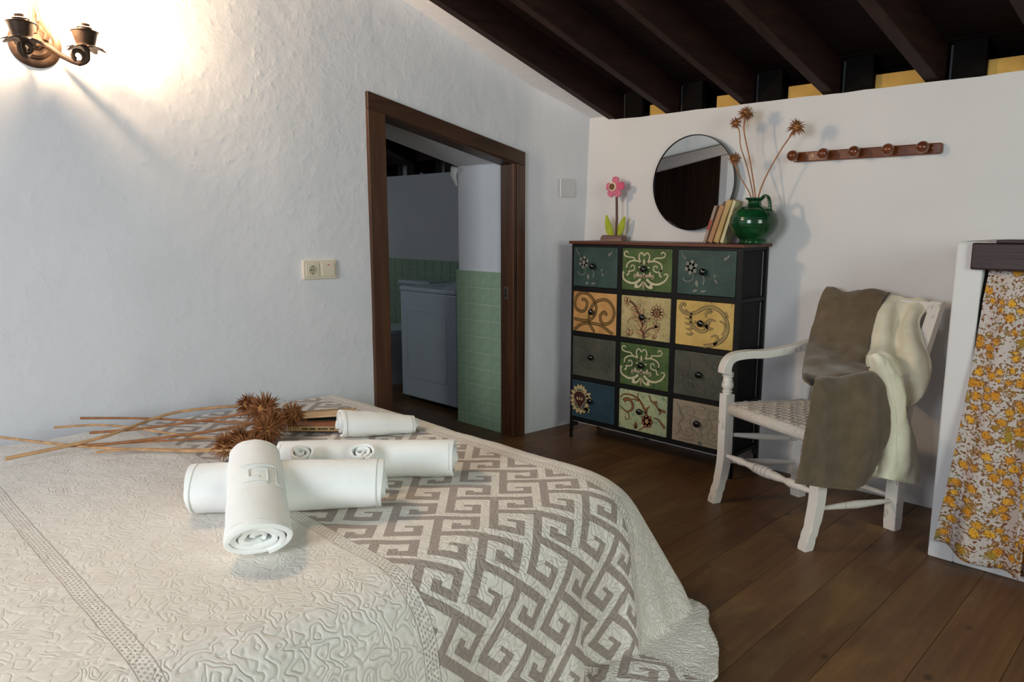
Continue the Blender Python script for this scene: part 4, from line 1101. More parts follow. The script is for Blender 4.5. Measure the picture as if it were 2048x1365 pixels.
def dresser():
    t = thing('dresser', 'black framed dresser with twelve patterned drawers in four rows', 'dresser', (DX0, DYF, 0))
    W, D = DW, DD
    K = M['black']
    bm = NB(); box(bm, -.012, W + .014, -.012, D + .004, 1.0755, 1.090, .0015, 1); link('top', bm, M['top_wood'], t)
    for x in (0, .306, .630, W - .022):
        wd = .022 if x in (0, W - .022) else .030
        bm = NB(); box(bm, x, x + wd, 0, .018, .118 if wd == .03 else .10, 1.075, .001, 1); link('upright', bm, K, t)
    for x in (0, W - .022):
        bm = NB(); box(bm, x, x + .022, D - .018, D, .10, 1.075, .001, 1); link('upright', bm, K, t)
    rows = [(.850, 1.060), (.606, .822), (.360, .578), (.126, .334)]
    rails = [1.060, .824, .580, .336, .100]; rh = [.0155, .024, .024, .022, .022]
    for z0, hh in zip(rails, rh):
        bm = NB(); box(bm, .0225, W - .0225, .002, .016, z0, z0 + hh, .001, 1); link('front_rail', bm, K, t)
        for x in (.002, W - .020):
            bm = NB(); box(bm, x, x + .018, .0185, D - .0185, z0, z0 + min(hh, .018), .001, 1); link('side_rail', bm, K, t)
        bm = NB(); box(bm, .0225, W - .0225, D - .016, D - .002, z0, z0 + min(hh, .018)); link('back_rail', bm, K, t)
    # bracket feet
    def bracket(s): return [(0, .10), (0, .0), (s * .016, 0), (s * .020, .01), (s * .018, .016), (s * .022, .062), (s * .034, .074), (s * .052, .078), (s * .056, .088), (s * .060, .10)]
    for x, s in ((0, 1), (W, -1)):
        for y in (0, D - .004):
            bm = NB(); prism(bm, bracket(s), 0, .004, frame((x, y + .004, 0), (1, 0, 0), (0, 0, 1))); bmesh.ops.recalc_face_normals(bm, faces=bm.faces); f = link('foot', bm, K, t)
            pr_ = bracket(1 if y == 0 else -1)
            bm = NB(); prism(bm, pr_, 0, .004, frame((x - (.004 if s < 0 else 0), y if y == 0 else D, 0), (0, 1, 0), (0, 0, 1))); bmesh.ops.recalc_face_normals(bm, faces=bm.faces); link('foot_wing', bm, K, f)
    bm = NB(); box(bm, .49, .52, .004, .012, .086, .101); link('rail_tab', bm, K, t)
    # drawers
    cols = [(.017, .305), (.337, .629), (.661, .962)]
    O = srgb
    sc = {  # front material, then scroll colours: printed outline, main, third
      'green': (front_mat('drawer_green', O(48, 66, 34), O(68, 90, 48), O(86, 104, 60), 9, O(40, 54, 30), .62), [flat('scroll_outline_a', O(96, 92, 62)), flat('scroll_cream', O(190, 182, 150)), flat('scroll_taupe', O(160, 142, 122))], 'green'),
      'teal': (front_mat('drawer_teal', O(38, 58, 56), O(48, 70, 66), O(58, 82, 76), 7), [flat('scroll_outline_b', O(38, 50, 46)), flat('scroll_mauve', O(116, 118, 110)), flat('scroll_deep', O(84, 84, 78))], 'flower'),
      'orange': (front_mat('drawer_orange', O(168, 118, 66), O(190, 142, 86), O(204, 160, 104), 8, O(150, 98, 50), .68), [flat('scroll_brown', O(78, 54, 30)), flat('scroll_olive', O(128, 98, 50)), flat('scroll_olive_b', O(120, 90, 50))], 'swirl'),
      'cream': (front_mat('drawer_cream', O(150, 136, 92), O(174, 158, 112), O(188, 172, 126), 10, O(120, 116, 84), .62), [flat('scroll_dark_brown', O(62, 38, 26)), flat('scroll_petal', O(170, 138, 98)), flat('scroll_rust', O(104, 62, 44))], 'stems'),
      'gold': (front_mat('drawer_gold', O(172, 140, 76), O(192, 160, 92), O(202, 172, 104), 8, O(78, 58, 26), .66, .36), [flat('scroll_umber', O(66, 48, 24)), flat('scroll_khaki', O(148, 126, 78)), flat('scroll_khaki_b', O(130, 110, 66))], 'acanthus'),
      'muted': (front_mat('drawer_muted', O(54, 58, 52), O(70, 72, 64), O(84, 82, 70), 7), [flat('scroll_faint_dark', O(44, 46, 42)), flat('scroll_faint', O(96, 86, 74)), flat('scroll_faint_b', O(90, 78, 66))], 'muted'),
      'blue': (front_mat('drawer_blue', O(30, 50, 60), O(38, 62, 74), O(46, 72, 84), 5), [flat('scroll_edge', O(52, 36, 26)), flat('scroll_sand', O(178, 160, 118)), flat('scroll_oxblood', O(64, 30, 28))], 'shield'),
      'mint': (front_mat('drawer_mint', O(128, 152, 126), O(158, 166, 128), O(180, 180, 138), 9, O(92, 124, 100), .60), [flat('scroll_brown_dark', O(56, 32, 20)), flat('scroll_copper', O(128, 80, 50)), flat('scroll_amber', O(164, 124, 84))], 'rosewood'),
      'greige': (front_mat('drawer_greige', O(132, 120, 102), O(146, 133, 114), O(156, 144, 126), 4, stretch=(1, 1, 5)), [flat('scroll_grey_dark', O(74, 68, 58)), flat('scroll_grey', O(148, 138, 120)), flat('scroll_slate', O(96, 100, 88))], 'greige'),
    }
    grid = [['teal', 'green', 'teal'], ['orange', 'cream', 'gold'], ['muted', 'green', 'muted'], ['blue', 'mint', 'greige']]
    lab = {'teal': 'teal drawer with raised grey flower', 'green': 'green drawer with cream symmetrical scrolls', 'orange': 'orange drawer with brown spirals', 'cream': 'cream drawer with brown flower stems', 'gold': 'golden drawer with acanthus scroll and speckled edge', 'muted': 'dark grey-green drawer with faint scrolls', 'blue': 'blue drawer with an ornate shield at its left', 'mint': 'mint and cream drawer with copper scrolls and a flower', 'greige': 'greige drawer with carved-look grey scrolls'}
    for r, (z0, z1) in enumerate(rows):
        for c, (x0, x1) in enumerate(cols):
            kind = grid[r][c]; mm, mats, ak = sc[kind]
            w_, h_ = x1 - x0, z1 - z0
            bm = NB(); box(bm, x0, x1, -.004, .010, z0, z1, .004, 2); d = link('drawer', bm, mm, t); d['label'] = lab[kind]
            bm = NB(); box(bm, x0 + .008, x1 - .008, .0175, D - .01, z0 + .004, z1 - .012); link('drawer_box', bm, M['black_fabric'], d)
            ac = art(ak, w_ - .006, h_ - .006, d, mats, frame(((x0 + x1) / 2, -.0042, (z0 + z1) / 2), (1, 0, 0), (0, 0, 1)))
            bm = NB(); lathe(bm, [(.006, 0), (.005, .008), (.008, .012), (.0145, .016), (.0168, .021), (.0155, .026), (.009, .030), (.0005, .0312)], 24, frame(((x0 + x1) / 2 - .006, -.0035, (z0 + z1) / 2 + .006), (1, 0, 0), (0, 0, 1)))
            link('knob', bm, M['gloss_black'], d, True)
    # side fabric panels of the right end with pale zip edges at the rear
    for z0, z1 in rows:
        bm = NB(); box(bm, W - .0185, W - .0165, .02, D - .022, z0 - .018, z1 - .002); link('side_cloth', bm, M['black_fabric'], t)
        bm = NB(); box(bm, W - .0162, W - .0140, D - .0265, D - .0225, z0 - .005, z1 - .006); link('cloth_piping', bm, M['grey_edge'], t)
        bm = NB(); box(bm, .0165, .0185, .02, D - .022, z0 - .018, z1 - .002); link('side_cloth', bm, M['black_fabric'], t)
    bm = NB(); box(bm, .0225, W - .0225, -.0005, .0015, .0985, .1005); link('rail_lip', bm, M['grey_edge'], t)
    bm = NB(); box(bm, W - .004, W - .002, .03, D - .06, .096, .099); link('rail_lip', bm, M['grey_edge'], t)
dresser()

# ------------------------------------------------------------------ things on the dresser
ZD = 1.0902
def flower():
    t = thing('flower_ornament', 'pink wooden flower ornament with two lime leaves on a log base', 'ornament', (.304, -.076, ZD))
    # log base: half round
    P = [(-.068 + 0, 0)]
    bm = NB(); prof = [(.026 * math.cos(a) * 1.1, .030 * math.sin(a)) for a in [PI * k / 14 for k in range(15)]]
    v = prism(bm, prof, -.068, .072, frame((0, 0, 0), (0, 1, 0), (0, 0, 1)))
    link('log_base', bm, M['grey_wood'], t, angle=.5)
    bm = NB(); tube(bm, [(.016, 0, .028), (.020, 0, .12), (.016, -.001, .245)], .0068, 4, True, 0, (1, 1)); link('stick', bm, M['grey_wood_z'], t)
    def leaf(P, y, name='leaf'):
        bm = NB(); pts = [(p.x, p.y) for p in catmull([(a, b, 0) for a, b in P], 6, True)]
        prism(bm, pts, 0, .009, frame((0, y, 0), (1, 0, 0), (0, 0, 1))); mod_bevel(link(name, bm, M['lime'], t), .002)
    leaf([(-.052, .137), (-.035, .118), (-.012, .074), (.002, .030), (-.022, .026), (-.044, .040), (-.056, .085)], .004)
    leaf([(.066, .130), (.042, .108), (.014, .062), (.004, .028), (.034, .026), (.056, .050), (.068, .10)], .014)
    c = (.008, .283)
    for k, (a, L) in enumerate(((82, .056), (10, .062), (-56, .054), (-128, .056), (172, .054))):
        bm = NB(); a = math.radians(a); pts = []
        for p in catmull([(.006, 0, 0), (L * .35, .016, 0), (L * .75, .021, 0), (L, .012, 0), (L, -.012, 0), (L * .75, -.021, 0), (L * .35, -.016, 0)], 5, True):
            pts.append((c[0] + p.x * math.cos(a) - p.y * math.sin(a), c[1] + p.x * math.sin(a) + p.y * math.cos(a)))
        prism(bm, pts, 0, .010, frame((0, -.004, 0), (1, 0, 0), (0, 0, 1))); mod_bevel(link('petal', bm, M['pink_deep'] if k == 1 else M['pink'], t), .002)
    bm = NB(); lathe(bm, [(.0235, 0), (.0235, .008), (.022, .010), (.018, .010)], 32, frame((c[0] - .008, -.013, c[1] + .004), (1, 0, 0), (0, 0, 1))); link('flower_disc', bm, M['cream_paint'], t, angle=.6)
    bm = NB(); lathe(bm, [(.0175, .0095), (.017, .013), (.0005, .0135)], 32, frame((c[0] - .008, -.013, c[1] + .004), (1, 0, 0), (0, 0, 1))); link('flower_eye', bm, M['brown_paint'], t, angle=.6)
flower()
def mirror():
    cx, cz, rx, rz = .752, 1.383, .247, .231
    R = .236
    t = thing('round_mirror', 'round mirror with thin black rim leaning against the wall above the dresser', 'mirror', (cx, -.026, cz), math.radians(-5.4))
    m = frame((0, .004, 0), (1, 0, 0), (0, .012, 1))
    sc_ = Matrix.Diagonal((1.035, .985, 1, 1))
    bm = NB(); lathe(bm, [(R - .002, 0), (R - .002, .010)], 96, m @ sc_); link('glass', bm, M['mirror'], t)
    bm = NB(); lathe(bm, [(R - .003, -.004), (R + .0015, -.004), (R + .002, .013), (R - .003, .013), (R - .003, .010)], 96, m @ sc_, False); link('rim', bm, M['gloss_black'], t, angle=.5)
mirror()
def jug():
    t = thing('ceramic_jug', 'round green glazed jug with a single handle', 'jug', (JX, JY, ZD))
    pr_ = [(.056, 0), (.062, .003), (.063, .012), (.058, .017), (.066, .026), (.088, .050), (.103, .078), (.1065, .100), (.102, .125), (.085, .150), (.060, .165), (.038, .172), (.031, .178), (.028, .188), (.033, .198), (.041, .201), (.042, .206), (.036, .208), (.030, .205), (.025, .19), (.025, .17), (.06, .15), (.09, .10), (.06, .03), (.001, .02)]
    bm = NB(); P = [(p.x, p.y) for p in catmull([(a, b, 0) for a, b in pr_[:18]], 3)] + pr_[18:]
    lathe(bm, P, 56, None, True); link('body', bm, M['jug'], t, angle=.9)
    a = math.radians(-8)
    H = [(.030, .198), (.050, .214), (.070, .206), (.078, .180), (.082, .150), (.086, .135)]
    bm = NB(); tube(bm, catmull([(x * math.cos(a), x * math.sin(a), zz) for x, zz in H], 7), [.009, .009, .008, .009, .012], 10, True, 0, (.8, 1.3)); link('handle', bm, M['jug'], t, True)
jug()
def lean_book(label, xb, xt, zt, th, dep, cover, pages, y0=-.165, extra=None, dp=None):
    dep = dp or dep * .85
    """book leaning to the right: spine/front edge faces the camera side"""
    t = thing('book', label, 'book', (xb, y0, ZD), 0, 'books leaning against the green jug')
    L = math.hypot(xt - xb, zt - ZD); an = math.atan2(xt - xb, zt - ZD)
    Rm = Matrix.Rotation(an, 4, 'Y'); T = Rm
    def bx(nm, x0, x1, y0_, y1_, z0_, z1_, m_, par=t, bev=.0008):
        bm = NB(); box(bm, x0, x1, y0_, y1_, z0_, z1_, bev, 1); bmesh.ops.transform(bm, matrix=T, verts=bm.verts[:]); return link(nm, bm, m_, par)
    bx('front_cover', 0, .0016, 0, dep, 0, L, cover); bx('back_cover', th - .0016, th, 0, dep, 0, L, cover)
    bx('spine', .0016, th - .0016, 0, .0016, 0, L, cover)
    bx('page_block', .0018, th - .0018, .0018, dep - .003, .002, L - .002, pages)
    if extra: extra(bx, th, L)
    # the foot corner must rest on the dresser
    t.location.z = ZD + max(0, th * math.sin(an)) 
    return t
pg = front_mat('aged_pages', srgb(196, 180, 140), srgb(206, 192, 152), srgb(214, 200, 160), 5, stretch=(60, 1, 1))
def mkc(n, c): return simple(n, c, .45, .08, 30, 80, .1)
def ex1(bx, th, L):
    bx('red_spine_patch', -.0004, th - .001, -.0006, .0002, L * .34, L * .62, mkc('book_red', srgb(150, 56, 44)))
lean_book('thin book with grey and red cover, leftmost of the leaning books', .905, .957, 1.262, .014, .13, mkc('book_grey', srgb(150, 128, 118)), pg, -.17, ex1)
lean_book('tan brown book with worn spine, second of the leaning books', .925, .983, 1.262, .024, .13, mkc('book_tan', srgb(160, 118, 84)), pg, -.165)
lean_book('brownish hardback at the rear, only its mauve top corner showing', .938, .980, 1.280, .018, .10, mkc('book_mauve', srgb(104, 78, 74)), pg, -.13)
lean_book('yellowish tan book, thickest of the leaning books', .954, 1.016, 1.286, .026, .13, mkc('book_sand', srgb(176, 148, 96)), pg, -.16)
lean_book('pale cream book leaning directly against the green jug', .985, 1.043, 1.284, .016, .13, mkc('book_cream', srgb(198, 190, 150)), pg, -.155, None, .07)

# ------------------------------------------------------------------ coat rack
def coat_rack():
    t = thing('coat_rack', 'varnished wooden peg rail with five round knobs', 'coat rack', (1.555, 0, 1.478))
    P = rrpoly(.600, .043, .010)
    bm = NB(); prism(bm, P, -.002, .020, frame((0, 0, -.002), (1, 0, 0), (0, 0, 1))); b = link('rail', bm, M['rack'], t); mod_bevel(b, .004, 3)
    for x in (-.283, -.148, -.019, .114, .243):
        bm = NB(); m = frame((x, -.019, .002), (1, 0, 0), (0, 0, 1))
        lathe(bm, [(.009, 0), (.010, .004), (.008, .012), (.009, .018), (.0165, .026), (.0228, .038), (.0240, .047), (.0215, .057), (.014, .066), (.005, .070), (.0005, .0705)], 28, m); k = link('peg_knob', bm, M['knob_wood'], t, True)
    for x in (-.21, .265):
        bm = NB(); lathe(bm, [(.004, .0), (.004, .0016), (.001, .002)], 12, frame((x, -.0195, 0), (1, 0, 0), (0, 0, 1))); link('screw', bm, M['steel'], t)
coat_rack()
for i, (x, z_, l_) in enumerate(((1.436, 1.522, 'tiny patch of chipped plaster above the peg rail, left one'), (1.71, 1.527, 'tiny patch of chipped plaster above the peg rail, right one'))):
    bm = NB(); v = bmesh.ops.create_icosphere(bm, subdivisions=2, radius=.006)['verts']
    for q in v: q.co.y *= .25; q.co *= 1 + .4 * noise.noise(q.co * 300)
    o = link('plaster_chip', bm, M['plaster'], WALL_B); o.location = (x, -.001, z_)

# ------------------------------------------------------------------ chair
FL, FR, RL, RR = Vector((1.262, -.535, 0)), Vector((1.738, -.722, 0)), Vector((1.468, -.245, 0)), Vector((1.884, -.335, 0))
TL, TR = Vector((1.470, -.075, .885)), Vector((1.922, -.132, .882))
def square_post(bm, pts, half, ang):
    """square section through points, oriented at ang in plan"""
    c, s = math.cos(ang), math.sin(ang); rings = []
    for i, p in enumerate(pts):
        h = half[i] if isinstance(half, (list, tuple)) else half
        hx, hy = h if isinstance(h, tuple) else (h, h)
        rings.append([bm.verts.new((p[0] + c * a * hx - s * b * hy, p[1] + s * a * hx + c * b * hy, p[2])) for a, b in ((-1, -1), (1, -1), (1, 1), (-1, 1))])
    for r1, r2 in zip(rings, rings[1:]):
        for k in range(4): bm.faces.new((r1[k], r1[(k + 1) % 4], r2[(k + 1) % 4], r2[k]))
    bm.faces.new(rings[0][::-1]); bm.faces.new(rings[-1])
def chair():
    t = thing('armchair', 'distressed white wooden armchair with woven rush seat, by the back wall', 'armchair', (0, 0, 0))
    ang = math.atan2((FR - FL).y, (FR - FL).x); fwd = Vector((math.sin(ang), -math.cos(ang), 0)); P = M['white_paint']
    bal = [(.019, 0), (.019, .012), (.023, .016), (.023, .022), (.017, .026), (.019, .034), (.026, .052), (.0265, .064), (.022, .090), (.0195, .118), (.019, .121), (.0245, .125), (.0245, .133), (.018, .137), (.0245, .141), (.025, .150), (.020, .154), (.021, .158)]
    for Q, nm in ((FL, 'front_leg'), (FR, 'front_leg')):
        bm = NB()
        cv = [(0.044, 0), (.034, .04), (.018, .09), (.006, .15), (0, .21), (0, .30), (0, .44), (0, .472)]
        pts = catmull([(Q.x + fwd.x * a, Q.y + fwd.y * a, zz) for a, zz in cv], 4); n = len(pts)
        square_post(bm, pts, [.0195 + .002 * min(1, i / n * 1.5) for i in range(n)], ang)
        bmesh.ops.bevel(bm, geom=[e for e in bm.edges if abs((e.verts[0].co - e.verts[1].co).normalized().z) > .5], offset=.003, segments=1, affect='EDGES')
        l = link(nm, bm, P, t, angle=.5)
        bm = NB(); lathe(bm, [(r * (.93 if Q is FL else .66), zz * (.60 if Q is FL else .40)) for r, zz in bal], 24, Matrix.Translation((Q.x, Q.y, .472))); link('baluster', bm, P, l, angle=.9)
    for Q, T_, nm in ((RL, TL, 'rear_leg'), (RR, TR, 'rear_leg')):
        bm = NB(); pts = catmull([(Q.x, Q.y, 0), (Q.x, Q.y, .22), (Q.x + (T_.x - Q.x) * .08, Q.y + (T_.y - Q.y) * .08, .44), (Q.x + (T_.x - Q.x) * .5, Q.y + (T_.y - Q.y) * .52, .67), tuple(T_)], 5)
        square_post(bm, pts, [(.024, .023) if p[2] < .4 else (.022, .017) for p in pts], ang + .12)
        bmesh.ops.bevel(bm, geom=[e for e in bm.edges if abs((e.verts[0].co - e.verts[1].co).normalized().z) > .5], offset=.004, segments=2, affect='EDGES')
        link(nm, bm, P, t, angle=.5)
    # back rails and splat
    for zf, hh in ((.94, .03), (.60, .02), (.30, .015)):
        a = RL.lerp(TL, zf); b = RR.lerp(TR, zf); a.z = b.z = .44 + (.885 - .44) * zf
        bm = NB(); d = (b - a).normalized(); tube(bm, [a, (a + b) / 2 + Vector((0, .01, 0)), b], hh, 4, True, 0, (1, .35)); link('back_rail', bm, P, t)
    # arms: front scroll down, sweep back
    for Q, B_, s in ((FL, RL.lerp(TL, .45), 1), (FR, RR.lerp(TR, .45), -1)):
        B_ = B_.copy(); B_.z = .675; out = Vector((0, 0, 0))
        fb = (B_ - Q); fb.z = 0; L = fb.length; fb.normalize()
        U_ = Vector((0, 0, 1))
        pts = [Q + fwd * .018 + U_ * .562, Q + fwd * .016 + U_ * .588, Q + fwd * .002 + U_ * .614, Q - fwd * .030 + U_ * .630, Q + fb * .09 + U_ * .637, Q + fb * .18 + U_ * .636, Q + fb * (L * .75) + U_ * .652, B_]
        if s < 0:
            for p in pts: p.z -= .055
            B_.z -= 0
        C = catmull([tuple(p) for p in pts], 6); bm = NB(); rings = []
        wd = Vector((-fb.y, fb.x, 0))
        for i, p in enumerate(C):
            tt = (C[min(i + 1, len(C) - 1)] - C[max(i - 1, 0)]).normalized(); nn = tt.cross(wd).normalized()
            h = .0165 + .004 * max(0, 1 - i / 12); hw = .023
            rings.append([bm.verts.new(p + wd * a * hw + nn * b * h) for a, b in ((-1, -1), (1, -1), (1, 1), (-1, 1))])
        for r1, r2 in zip(rings, rings[1:]):
            for k in range(4): bm.faces.new((r1[k], r1[(k + 1) % 4], r2[(k + 1) % 4], r2[k]))
        bm.faces.new(rings[0][::-1]); bm.faces.new(rings[-1]); bmesh.ops.recalc_face_normals(bm, faces=bm.faces)
        a = link('arm', bm, P, t, angle=.6); mod_bevel(a, .005, 3)
    # turned stretchers
    def turned(a, b, prof, nm='stretcher'):
        a, b = Vector(a), Vector(b); L = (b - a).length; zq = (b - a).normalized(); m = zq.to_track_quat('Z', 'Y').to_matrix().to_4x4(); m.translation = a
        bm = NB(); lathe(bm, [(r, s * L) for s, r in prof], 18, m); link(nm, bm, P, t, angle=.9)
    up = lambda q, zz: Vector((q.x, q.y, zz))
    fancy = [(0, .007), (.06, .009), (.20, .016), (.245, .013), (.26, .011), (.33, .015), (.375, .020), (.38, .013), (.395, .013), (.40, .020), (.425, .022), (.432, .015), (.44, .022), (.465, .023), (.472, .016), (.48, .022), (.505, .022), (.512, .015), (.52, .021), (.545, .020), (.56, .012), (.57, .018), (.62, .016), (.69, .011), (.70, .013), (.74, .018), (.80, .018), (.94, .009), (1, .007)]
    turned(up(FL, .205), up(FR, .205), fancy, 'front_stretcher')
    cig = [(0, .007), (.1, .0085), (.5, .0155), (.9, .0085), (1, .007)]
    turned(up(FL, .295), up(RL, .255), cig); turned(up(FL, .175), up(RL, .150), cig)
    turned(up(FR, .150), up(RR, .115), cig); turned(up(FR, .295), up(RR, .255), cig)
    turned(up(RL, .13), up(RR, .13), cig); turned(up(RL, .27), up(RR, .27), cig)
    # woven seat: frame rails wrapped in rush, then strips over and under
    S = [FL - fwd * .004, FR - fwd * .004, RR + Vector((-.01, -.03, 0)), RL + Vector((.0, -.0, 0))]
    zs = .432
    for a, b, r in ((S[0], S[1], .024), (S[3], S[2], .015), (S[0], S[3], .018), (S[1], S[2], .018)):
        a2, b2 = up(a, zs - r), up(b, zs - r); d = (b2 - a2).normalized(); bm = NB()
        tube(bm, [a2 + d * .02, (a2 + b2) / 2, b2 - d * .02], r, 12, True, 0, (1.05, .75)); link('seat_rail', bm, M['rush'], t, True)
    def bil(u, v): return S[0].lerp(S[1], u).lerp(S[3].lerp(S[2], u), v)
    NU, NV = 13, 11
    def strip(fix, along, n, k, isu):
        bm = NB(); m_ = 4 * n; L_, R_ = [], []
        for i in range(m_ + 1):
            s = i / m_; c0, c1 = (k + .07) / (NU if isu else NV), (k + .93) / (NU if isu else NV)
            ph = math.cos(PI * (s * n - .5 + (0 if (k % 2 == 0) == isu else 1)) + PI / 2 * 0)
            dz = .0068 * math.sin(PI * (s * n) + (PI if k % 2 else 0) + (0 if isu else PI))
            for c, A in ((c0, L_), (c1, R_)):
                p = bil(c, s) if isu else bil(s, c); A.append((p.x, p.y, zs + dz))
        for z1_ in (0, -.003):
            pass
        tl = [bm.verts.new(p) for p in L_]; tr = [bm.verts.new(p) for p in R_]; bl = [bm.verts.new((p[0], p[1], p[2] - .003)) for p in L_]; br = [bm.verts.new((p[0], p[1], p[2] - .003)) for p in R_]
        for i in range(m_):
            for q in ((tl[i], tl[i + 1], tr[i + 1], tr[i]), (bl[i], br[i], br[i + 1], bl[i + 1]), (tl[i], bl[i], bl[i + 1], tl[i + 1]), (tr[i], tr[i + 1], br[i + 1], br[i])): bm.faces.new(q)
        bmesh.ops.recalc_face_normals(bm, faces=bm.faces)
        link('seat_strip', bm, M['rush'], t, angle=1)
    for k in range(NU): strip(None, None, NV, k, True)
    for k in range(NV): strip(None, None, NU, k, False)
chair()

# ------------------------------------------------------------------ throws
BROWN_UP=[
 [(1.474,-0.045,0.883),(1.538,-0.054,0.877),(1.602,-0.058,0.881),(1.663,-0.063,0.886),(1.716,-0.068,0.886)],
 [(1.468,-0.073,0.906),(1.526,-0.081,0.899),(1.599,-0.086,0.906),(1.672,-0.092,0.907),(1.734,-0.102,0.899)],
 [(1.465,-0.123,0.866),(1.537,-0.132,0.861),(1.610,-0.135,0.870),(1.681,-0.141,0.872),(1.727,-0.146,0.871)],
 [(1.463,-0.172,0.776),(1.544,-0.189,0.781),(1.617,-0.193,0.788),(1.677,-0.197,0.793),(1.712,-0.188,0.796)],
 [(1.497,-0.314,0.683),(1.565,-0.305,0.690),(1.625,-0.279,0.694),(1.686,-0.298,0.703),(1.716,-0.257,0.702)],
 [(1.579,-0.543,0.641),(1.621,-0.484,0.642),(1.670,-0.414,0.643),(1.724,-0.407,0.650),(1.754,-0.351,0.654)],
 [(1.673,-0.767,0.644),(1.696,-0.684,0.624),(1.730,-0.592,0.621),(1.769,-0.528,0.630),(1.796,-0.431,0.647)],
 [(1.713,-0.795,0.626),(1.730,-0.726,0.605),(1.760,-0.641,0.601),(1.786,-0.562,0.612),(1.817,-0.453,0.632)],
]
BROWN_LOW=[
 [(1.699,-0.698,0.608),(1.719,-0.606,0.593),(1.751,-0.511,0.591),(1.789,-0.428,0.605),(1.821,-0.364,0.571)],
 [(1.730,-0.796,0.648),(1.750,-0.705,0.639),(1.781,-0.611,0.639),(1.818,-0.532,0.649),(1.847,-0.445,0.620)],
 [(1.748,-0.852,0.623),(1.774,-0.773,0.618),(1.808,-0.672,0.614),(1.851,-0.560,0.618),(1.871,-0.435,0.579)],
 [(1.755,-0.877,0.563),(1.785,-0.789,0.558),(1.818,-0.673,0.550),(1.866,-0.578,0.547),(1.879,-0.426,0.510)],
 [(1.757,-0.903,0.490),(1.783,-0.793,0.476),(1.820,-0.683,0.465),(1.873,-0.602,0.467),(1.879,-0.440,0.430)],
 [(1.756,-0.921,0.414),(1.783,-0.808,0.395),(1.817,-0.689,0.379),(1.870,-0.626,0.386),(1.869,-0.470,0.347)],
 [(1.755,-0.940,0.348),(1.782,-0.825,0.321),(1.816,-0.708,0.300),(1.860,-0.657,0.301),(1.859,-0.531,0.278)],
 [(1.755,-0.955,0.311),(1.780,-0.832,0.275),(1.814,-0.729,0.247),(1.847,-0.677,0.238),(1.843,-0.595,0.229)],
]
CREAM_UP=[
 [(1.698,-0.074,0.868),(1.749,-0.080,0.866),(1.798,-0.085,0.864),(1.845,-0.090,0.864),(1.875,-0.094,0.862)],
 [(1.699,-0.100,0.895),(1.755,-0.107,0.893),(1.804,-0.113,0.891),(1.848,-0.118,0.888),(1.885,-0.122,0.887)],
 [(1.696,-0.150,0.843),(1.755,-0.157,0.848),(1.806,-0.153,0.850),(1.854,-0.168,0.851),(1.889,-0.159,0.853)],
 [(1.686,-0.174,0.772),(1.755,-0.199,0.781),(1.796,-0.180,0.783),(1.851,-0.215,0.791),(1.881,-0.183,0.795)],
 [(1.704,-0.245,0.699),(1.774,-0.268,0.710),(1.821,-0.243,0.712),(1.880,-0.264,0.725),(1.913,-0.228,0.733)],
 [(1.764,-0.408,0.657),(1.816,-0.388,0.671),(1.853,-0.319,0.671),(1.906,-0.301,0.679),(1.942,-0.249,0.673)],
 [(1.818,-0.493,0.638),(1.853,-0.424,0.639),(1.881,-0.343,0.625),(1.922,-0.300,0.615),(1.950,-0.255,0.603)],
 [(1.841,-0.463,0.590),(1.869,-0.393,0.574),(1.893,-0.338,0.549),(1.922,-0.301,0.528),(1.936,-0.280,0.541)],
 [(1.857,-0.426,0.529),(1.874,-0.383,0.513),(1.889,-0.348,0.497),(1.901,-0.333,0.491),(1.909,-0.320,0.500)],
]
CREAM_LOW=[
 [(1.808,-0.530,0.704),(1.832,-0.524,0.713),(1.848,-0.475,0.696),(1.864,-0.425,0.654),(1.870,-0.344,0.595)],
 [(1.816,-0.507,0.659),(1.847,-0.524,0.689),(1.871,-0.500,0.675),(1.887,-0.434,0.615),(1.894,-0.336,0.529)],
 [(1.832,-0.457,0.549),(1.865,-0.469,0.576),(1.892,-0.466,0.570),(1.899,-0.399,0.531),(1.906,-0.329,0.478)],
 [(1.841,-0.430,0.449),(1.877,-0.447,0.463),(1.903,-0.448,0.465),(1.908,-0.372,0.441),(1.914,-0.305,0.419)],
 [(1.839,-0.434,0.352),(1.879,-0.440,0.362),(1.911,-0.439,0.369),(1.918,-0.357,0.352),(1.924,-0.274,0.335)],
 [(1.835,-0.447,0.275),(1.881,-0.449,0.283),(1.914,-0.431,0.286),(1.926,-0.346,0.267),(1.936,-0.254,0.248)],
 [(1.827,-0.469,0.231),(1.875,-0.468,0.237),(1.912,-0.435,0.228),(1.928,-0.340,0.200),(1.939,-0.244,0.180)],
]
def throw(name, label, nets, m_, th=.007, wr=.004, seed=0, fold=.006):
    bm = NB()
    for net in nets:
        V, fs = sheet(bm, net, sub=8)
        bm.normal_update()
        for i_, row in enumerate(V):
            for j_, v in enumerate(row): v.co += v.normal * (fold * math.sin(j_ * .42 + seed + .9 * math.sin(i_ * .07)) * min(1, i_ / 24) * (.5 + .5 * math.sin(i_ * .05 + seed)))
        for row in V:
            for v in row: v.co += v.normal * wr * (fbm(v.co.x * 9 + seed, v.co.y * 9, v.co.z * 5) + .4 * fbm(v.co.x * 22, v.co.y * 22 + seed, v.co.z * 14))
    o = link(name, bm, m_, None, True); s = o.modifiers.new('thick', 'SOLIDIFY'); s.thickness = th; s.offset = 0
    b = o.modifiers.new('round', 'BEVEL'); b.width = th * .45; b.segments = 3; b.limit_method = 'ANGLE'; b.angle_limit = 1.0
    tag(o, label, 'throw'); return o
BR = throw('fleece_throw', 'brown fleece throw draped over the armchair back and arm', [BROWN_UP, BROWN_LOW], M['brown_fleece'], .007, .009, 2, .010)
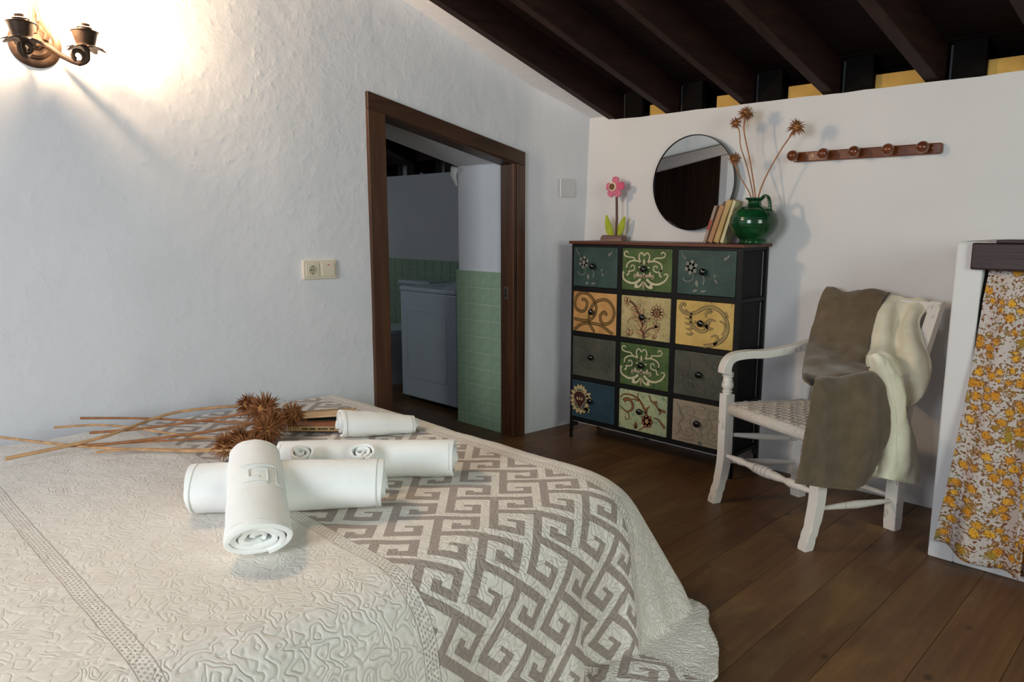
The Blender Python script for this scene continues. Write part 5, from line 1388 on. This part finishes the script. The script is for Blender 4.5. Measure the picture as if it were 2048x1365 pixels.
CR = throw('fleece_throw', 'cream fleece throw bunched over the right of the armchair back', [CREAM_UP, CREAM_LOW], M['cream_fleece'], .008, .012, 7, .012)
def hemline(net, parent, m_, r=.0028):
    bm = NB(); P = catmull(net[-1], 10); P = [p + Vector((.003, -.004, .006)) for p in P]; N = len(P)
    for i in range(0, N - 1, 1): tube(bm, [P[i], P[i].lerp(P[i + 1], .6)], r * .6, 5)
    link('blanket_stitch', bm, m_, parent)
hemline(BROWN_LOW, BR, simple('brown_thread', srgb(140, 120, 96), .8)); hemline(CREAM_LOW, CR, simple('cream_thread', srgb(206, 198, 168), .8))

# ------------------------------------------------------------------ books on the bed
def bed_books():
    rz = math.atan2(.110, .111)
    t = thing('book', 'closed old paperback with cream spine lettering, under the open book on the bed', 'book', (.36, -2.02, .449), rz)
    bm = NB(); box(bm, -.02, .19, -.075, -.072, .002, .020, .001, 1); link('spine', bm, mkc('book_spine_cream', srgb(190, 158, 112)), t)
    bm = NB(); box(bm, -.02, .19, -.075, .05, 0, .0022, .0005, 1); link('back_cover', bm, mkc('book_cover_brown', srgb(124, 78, 56)), t)
    bm = NB(); box(bm, -.02, .19, -.076, .05, .020, .0245, .0005, 1); link('front_cover', bm, mkc('book_cover_rust', srgb(150, 92, 62)), t)
    bm = NB(); box(bm, -.018, .188, -.0715, .048, .0022, .0198); link('page_block', bm, pg, t)
    rnd = random.Random(3); bm = NB(); x = .03
    while x < .175:
        wd = rnd.choice((.003, .004, .005)); 
        if rnd.random() < .85: box(bm, x, x + wd, -.0758, -.0749, .008, .014)
        x += wd + .0015
    link('spine_lettering', bm, M['hole'], t)
    t2 = thing('book', 'open book with yellowed pages lying on the closed paperback beside the thistles', 'book', (.34, -2.005, .474), rz + .03)
    bm = NB(); box(bm, -.05, .20, -.05, .075, 0, .003, .001, 1); link('cover', bm, mkc('book_cover_dark', srgb(60, 62, 50)), t2)
    net = []
    for j in range(5):
        y = -.048 + j * .03; net.append([(-.045 + i * .06, y, .004 + .016 * (i / 4) ** .8 + .004 * math.sin(j)) for i in range(5)])
    bm = NB(); V, fs = sheet(bm, net, sub=3); o = link('open_page', bm, simple('yellowed_page', srgb(222, 190, 150), .8, .05), t2, True)
    s = o.modifiers.new('thick', 'SOLIDIFY'); s.thickness = .003; s.offset = 0
    bm = NB()
    for i in range(26):
        x = -.03 + i * .0082; zz = .0068 + .016 * max(0, (x + .045) / .24) ** .8
        box(bm, x, x + .0028, -.030, .055, zz, zz + .0016)
    link('printed_lines', bm, simple('faded_print', srgb(168, 138, 106), .9, .1), o)
bed_books()
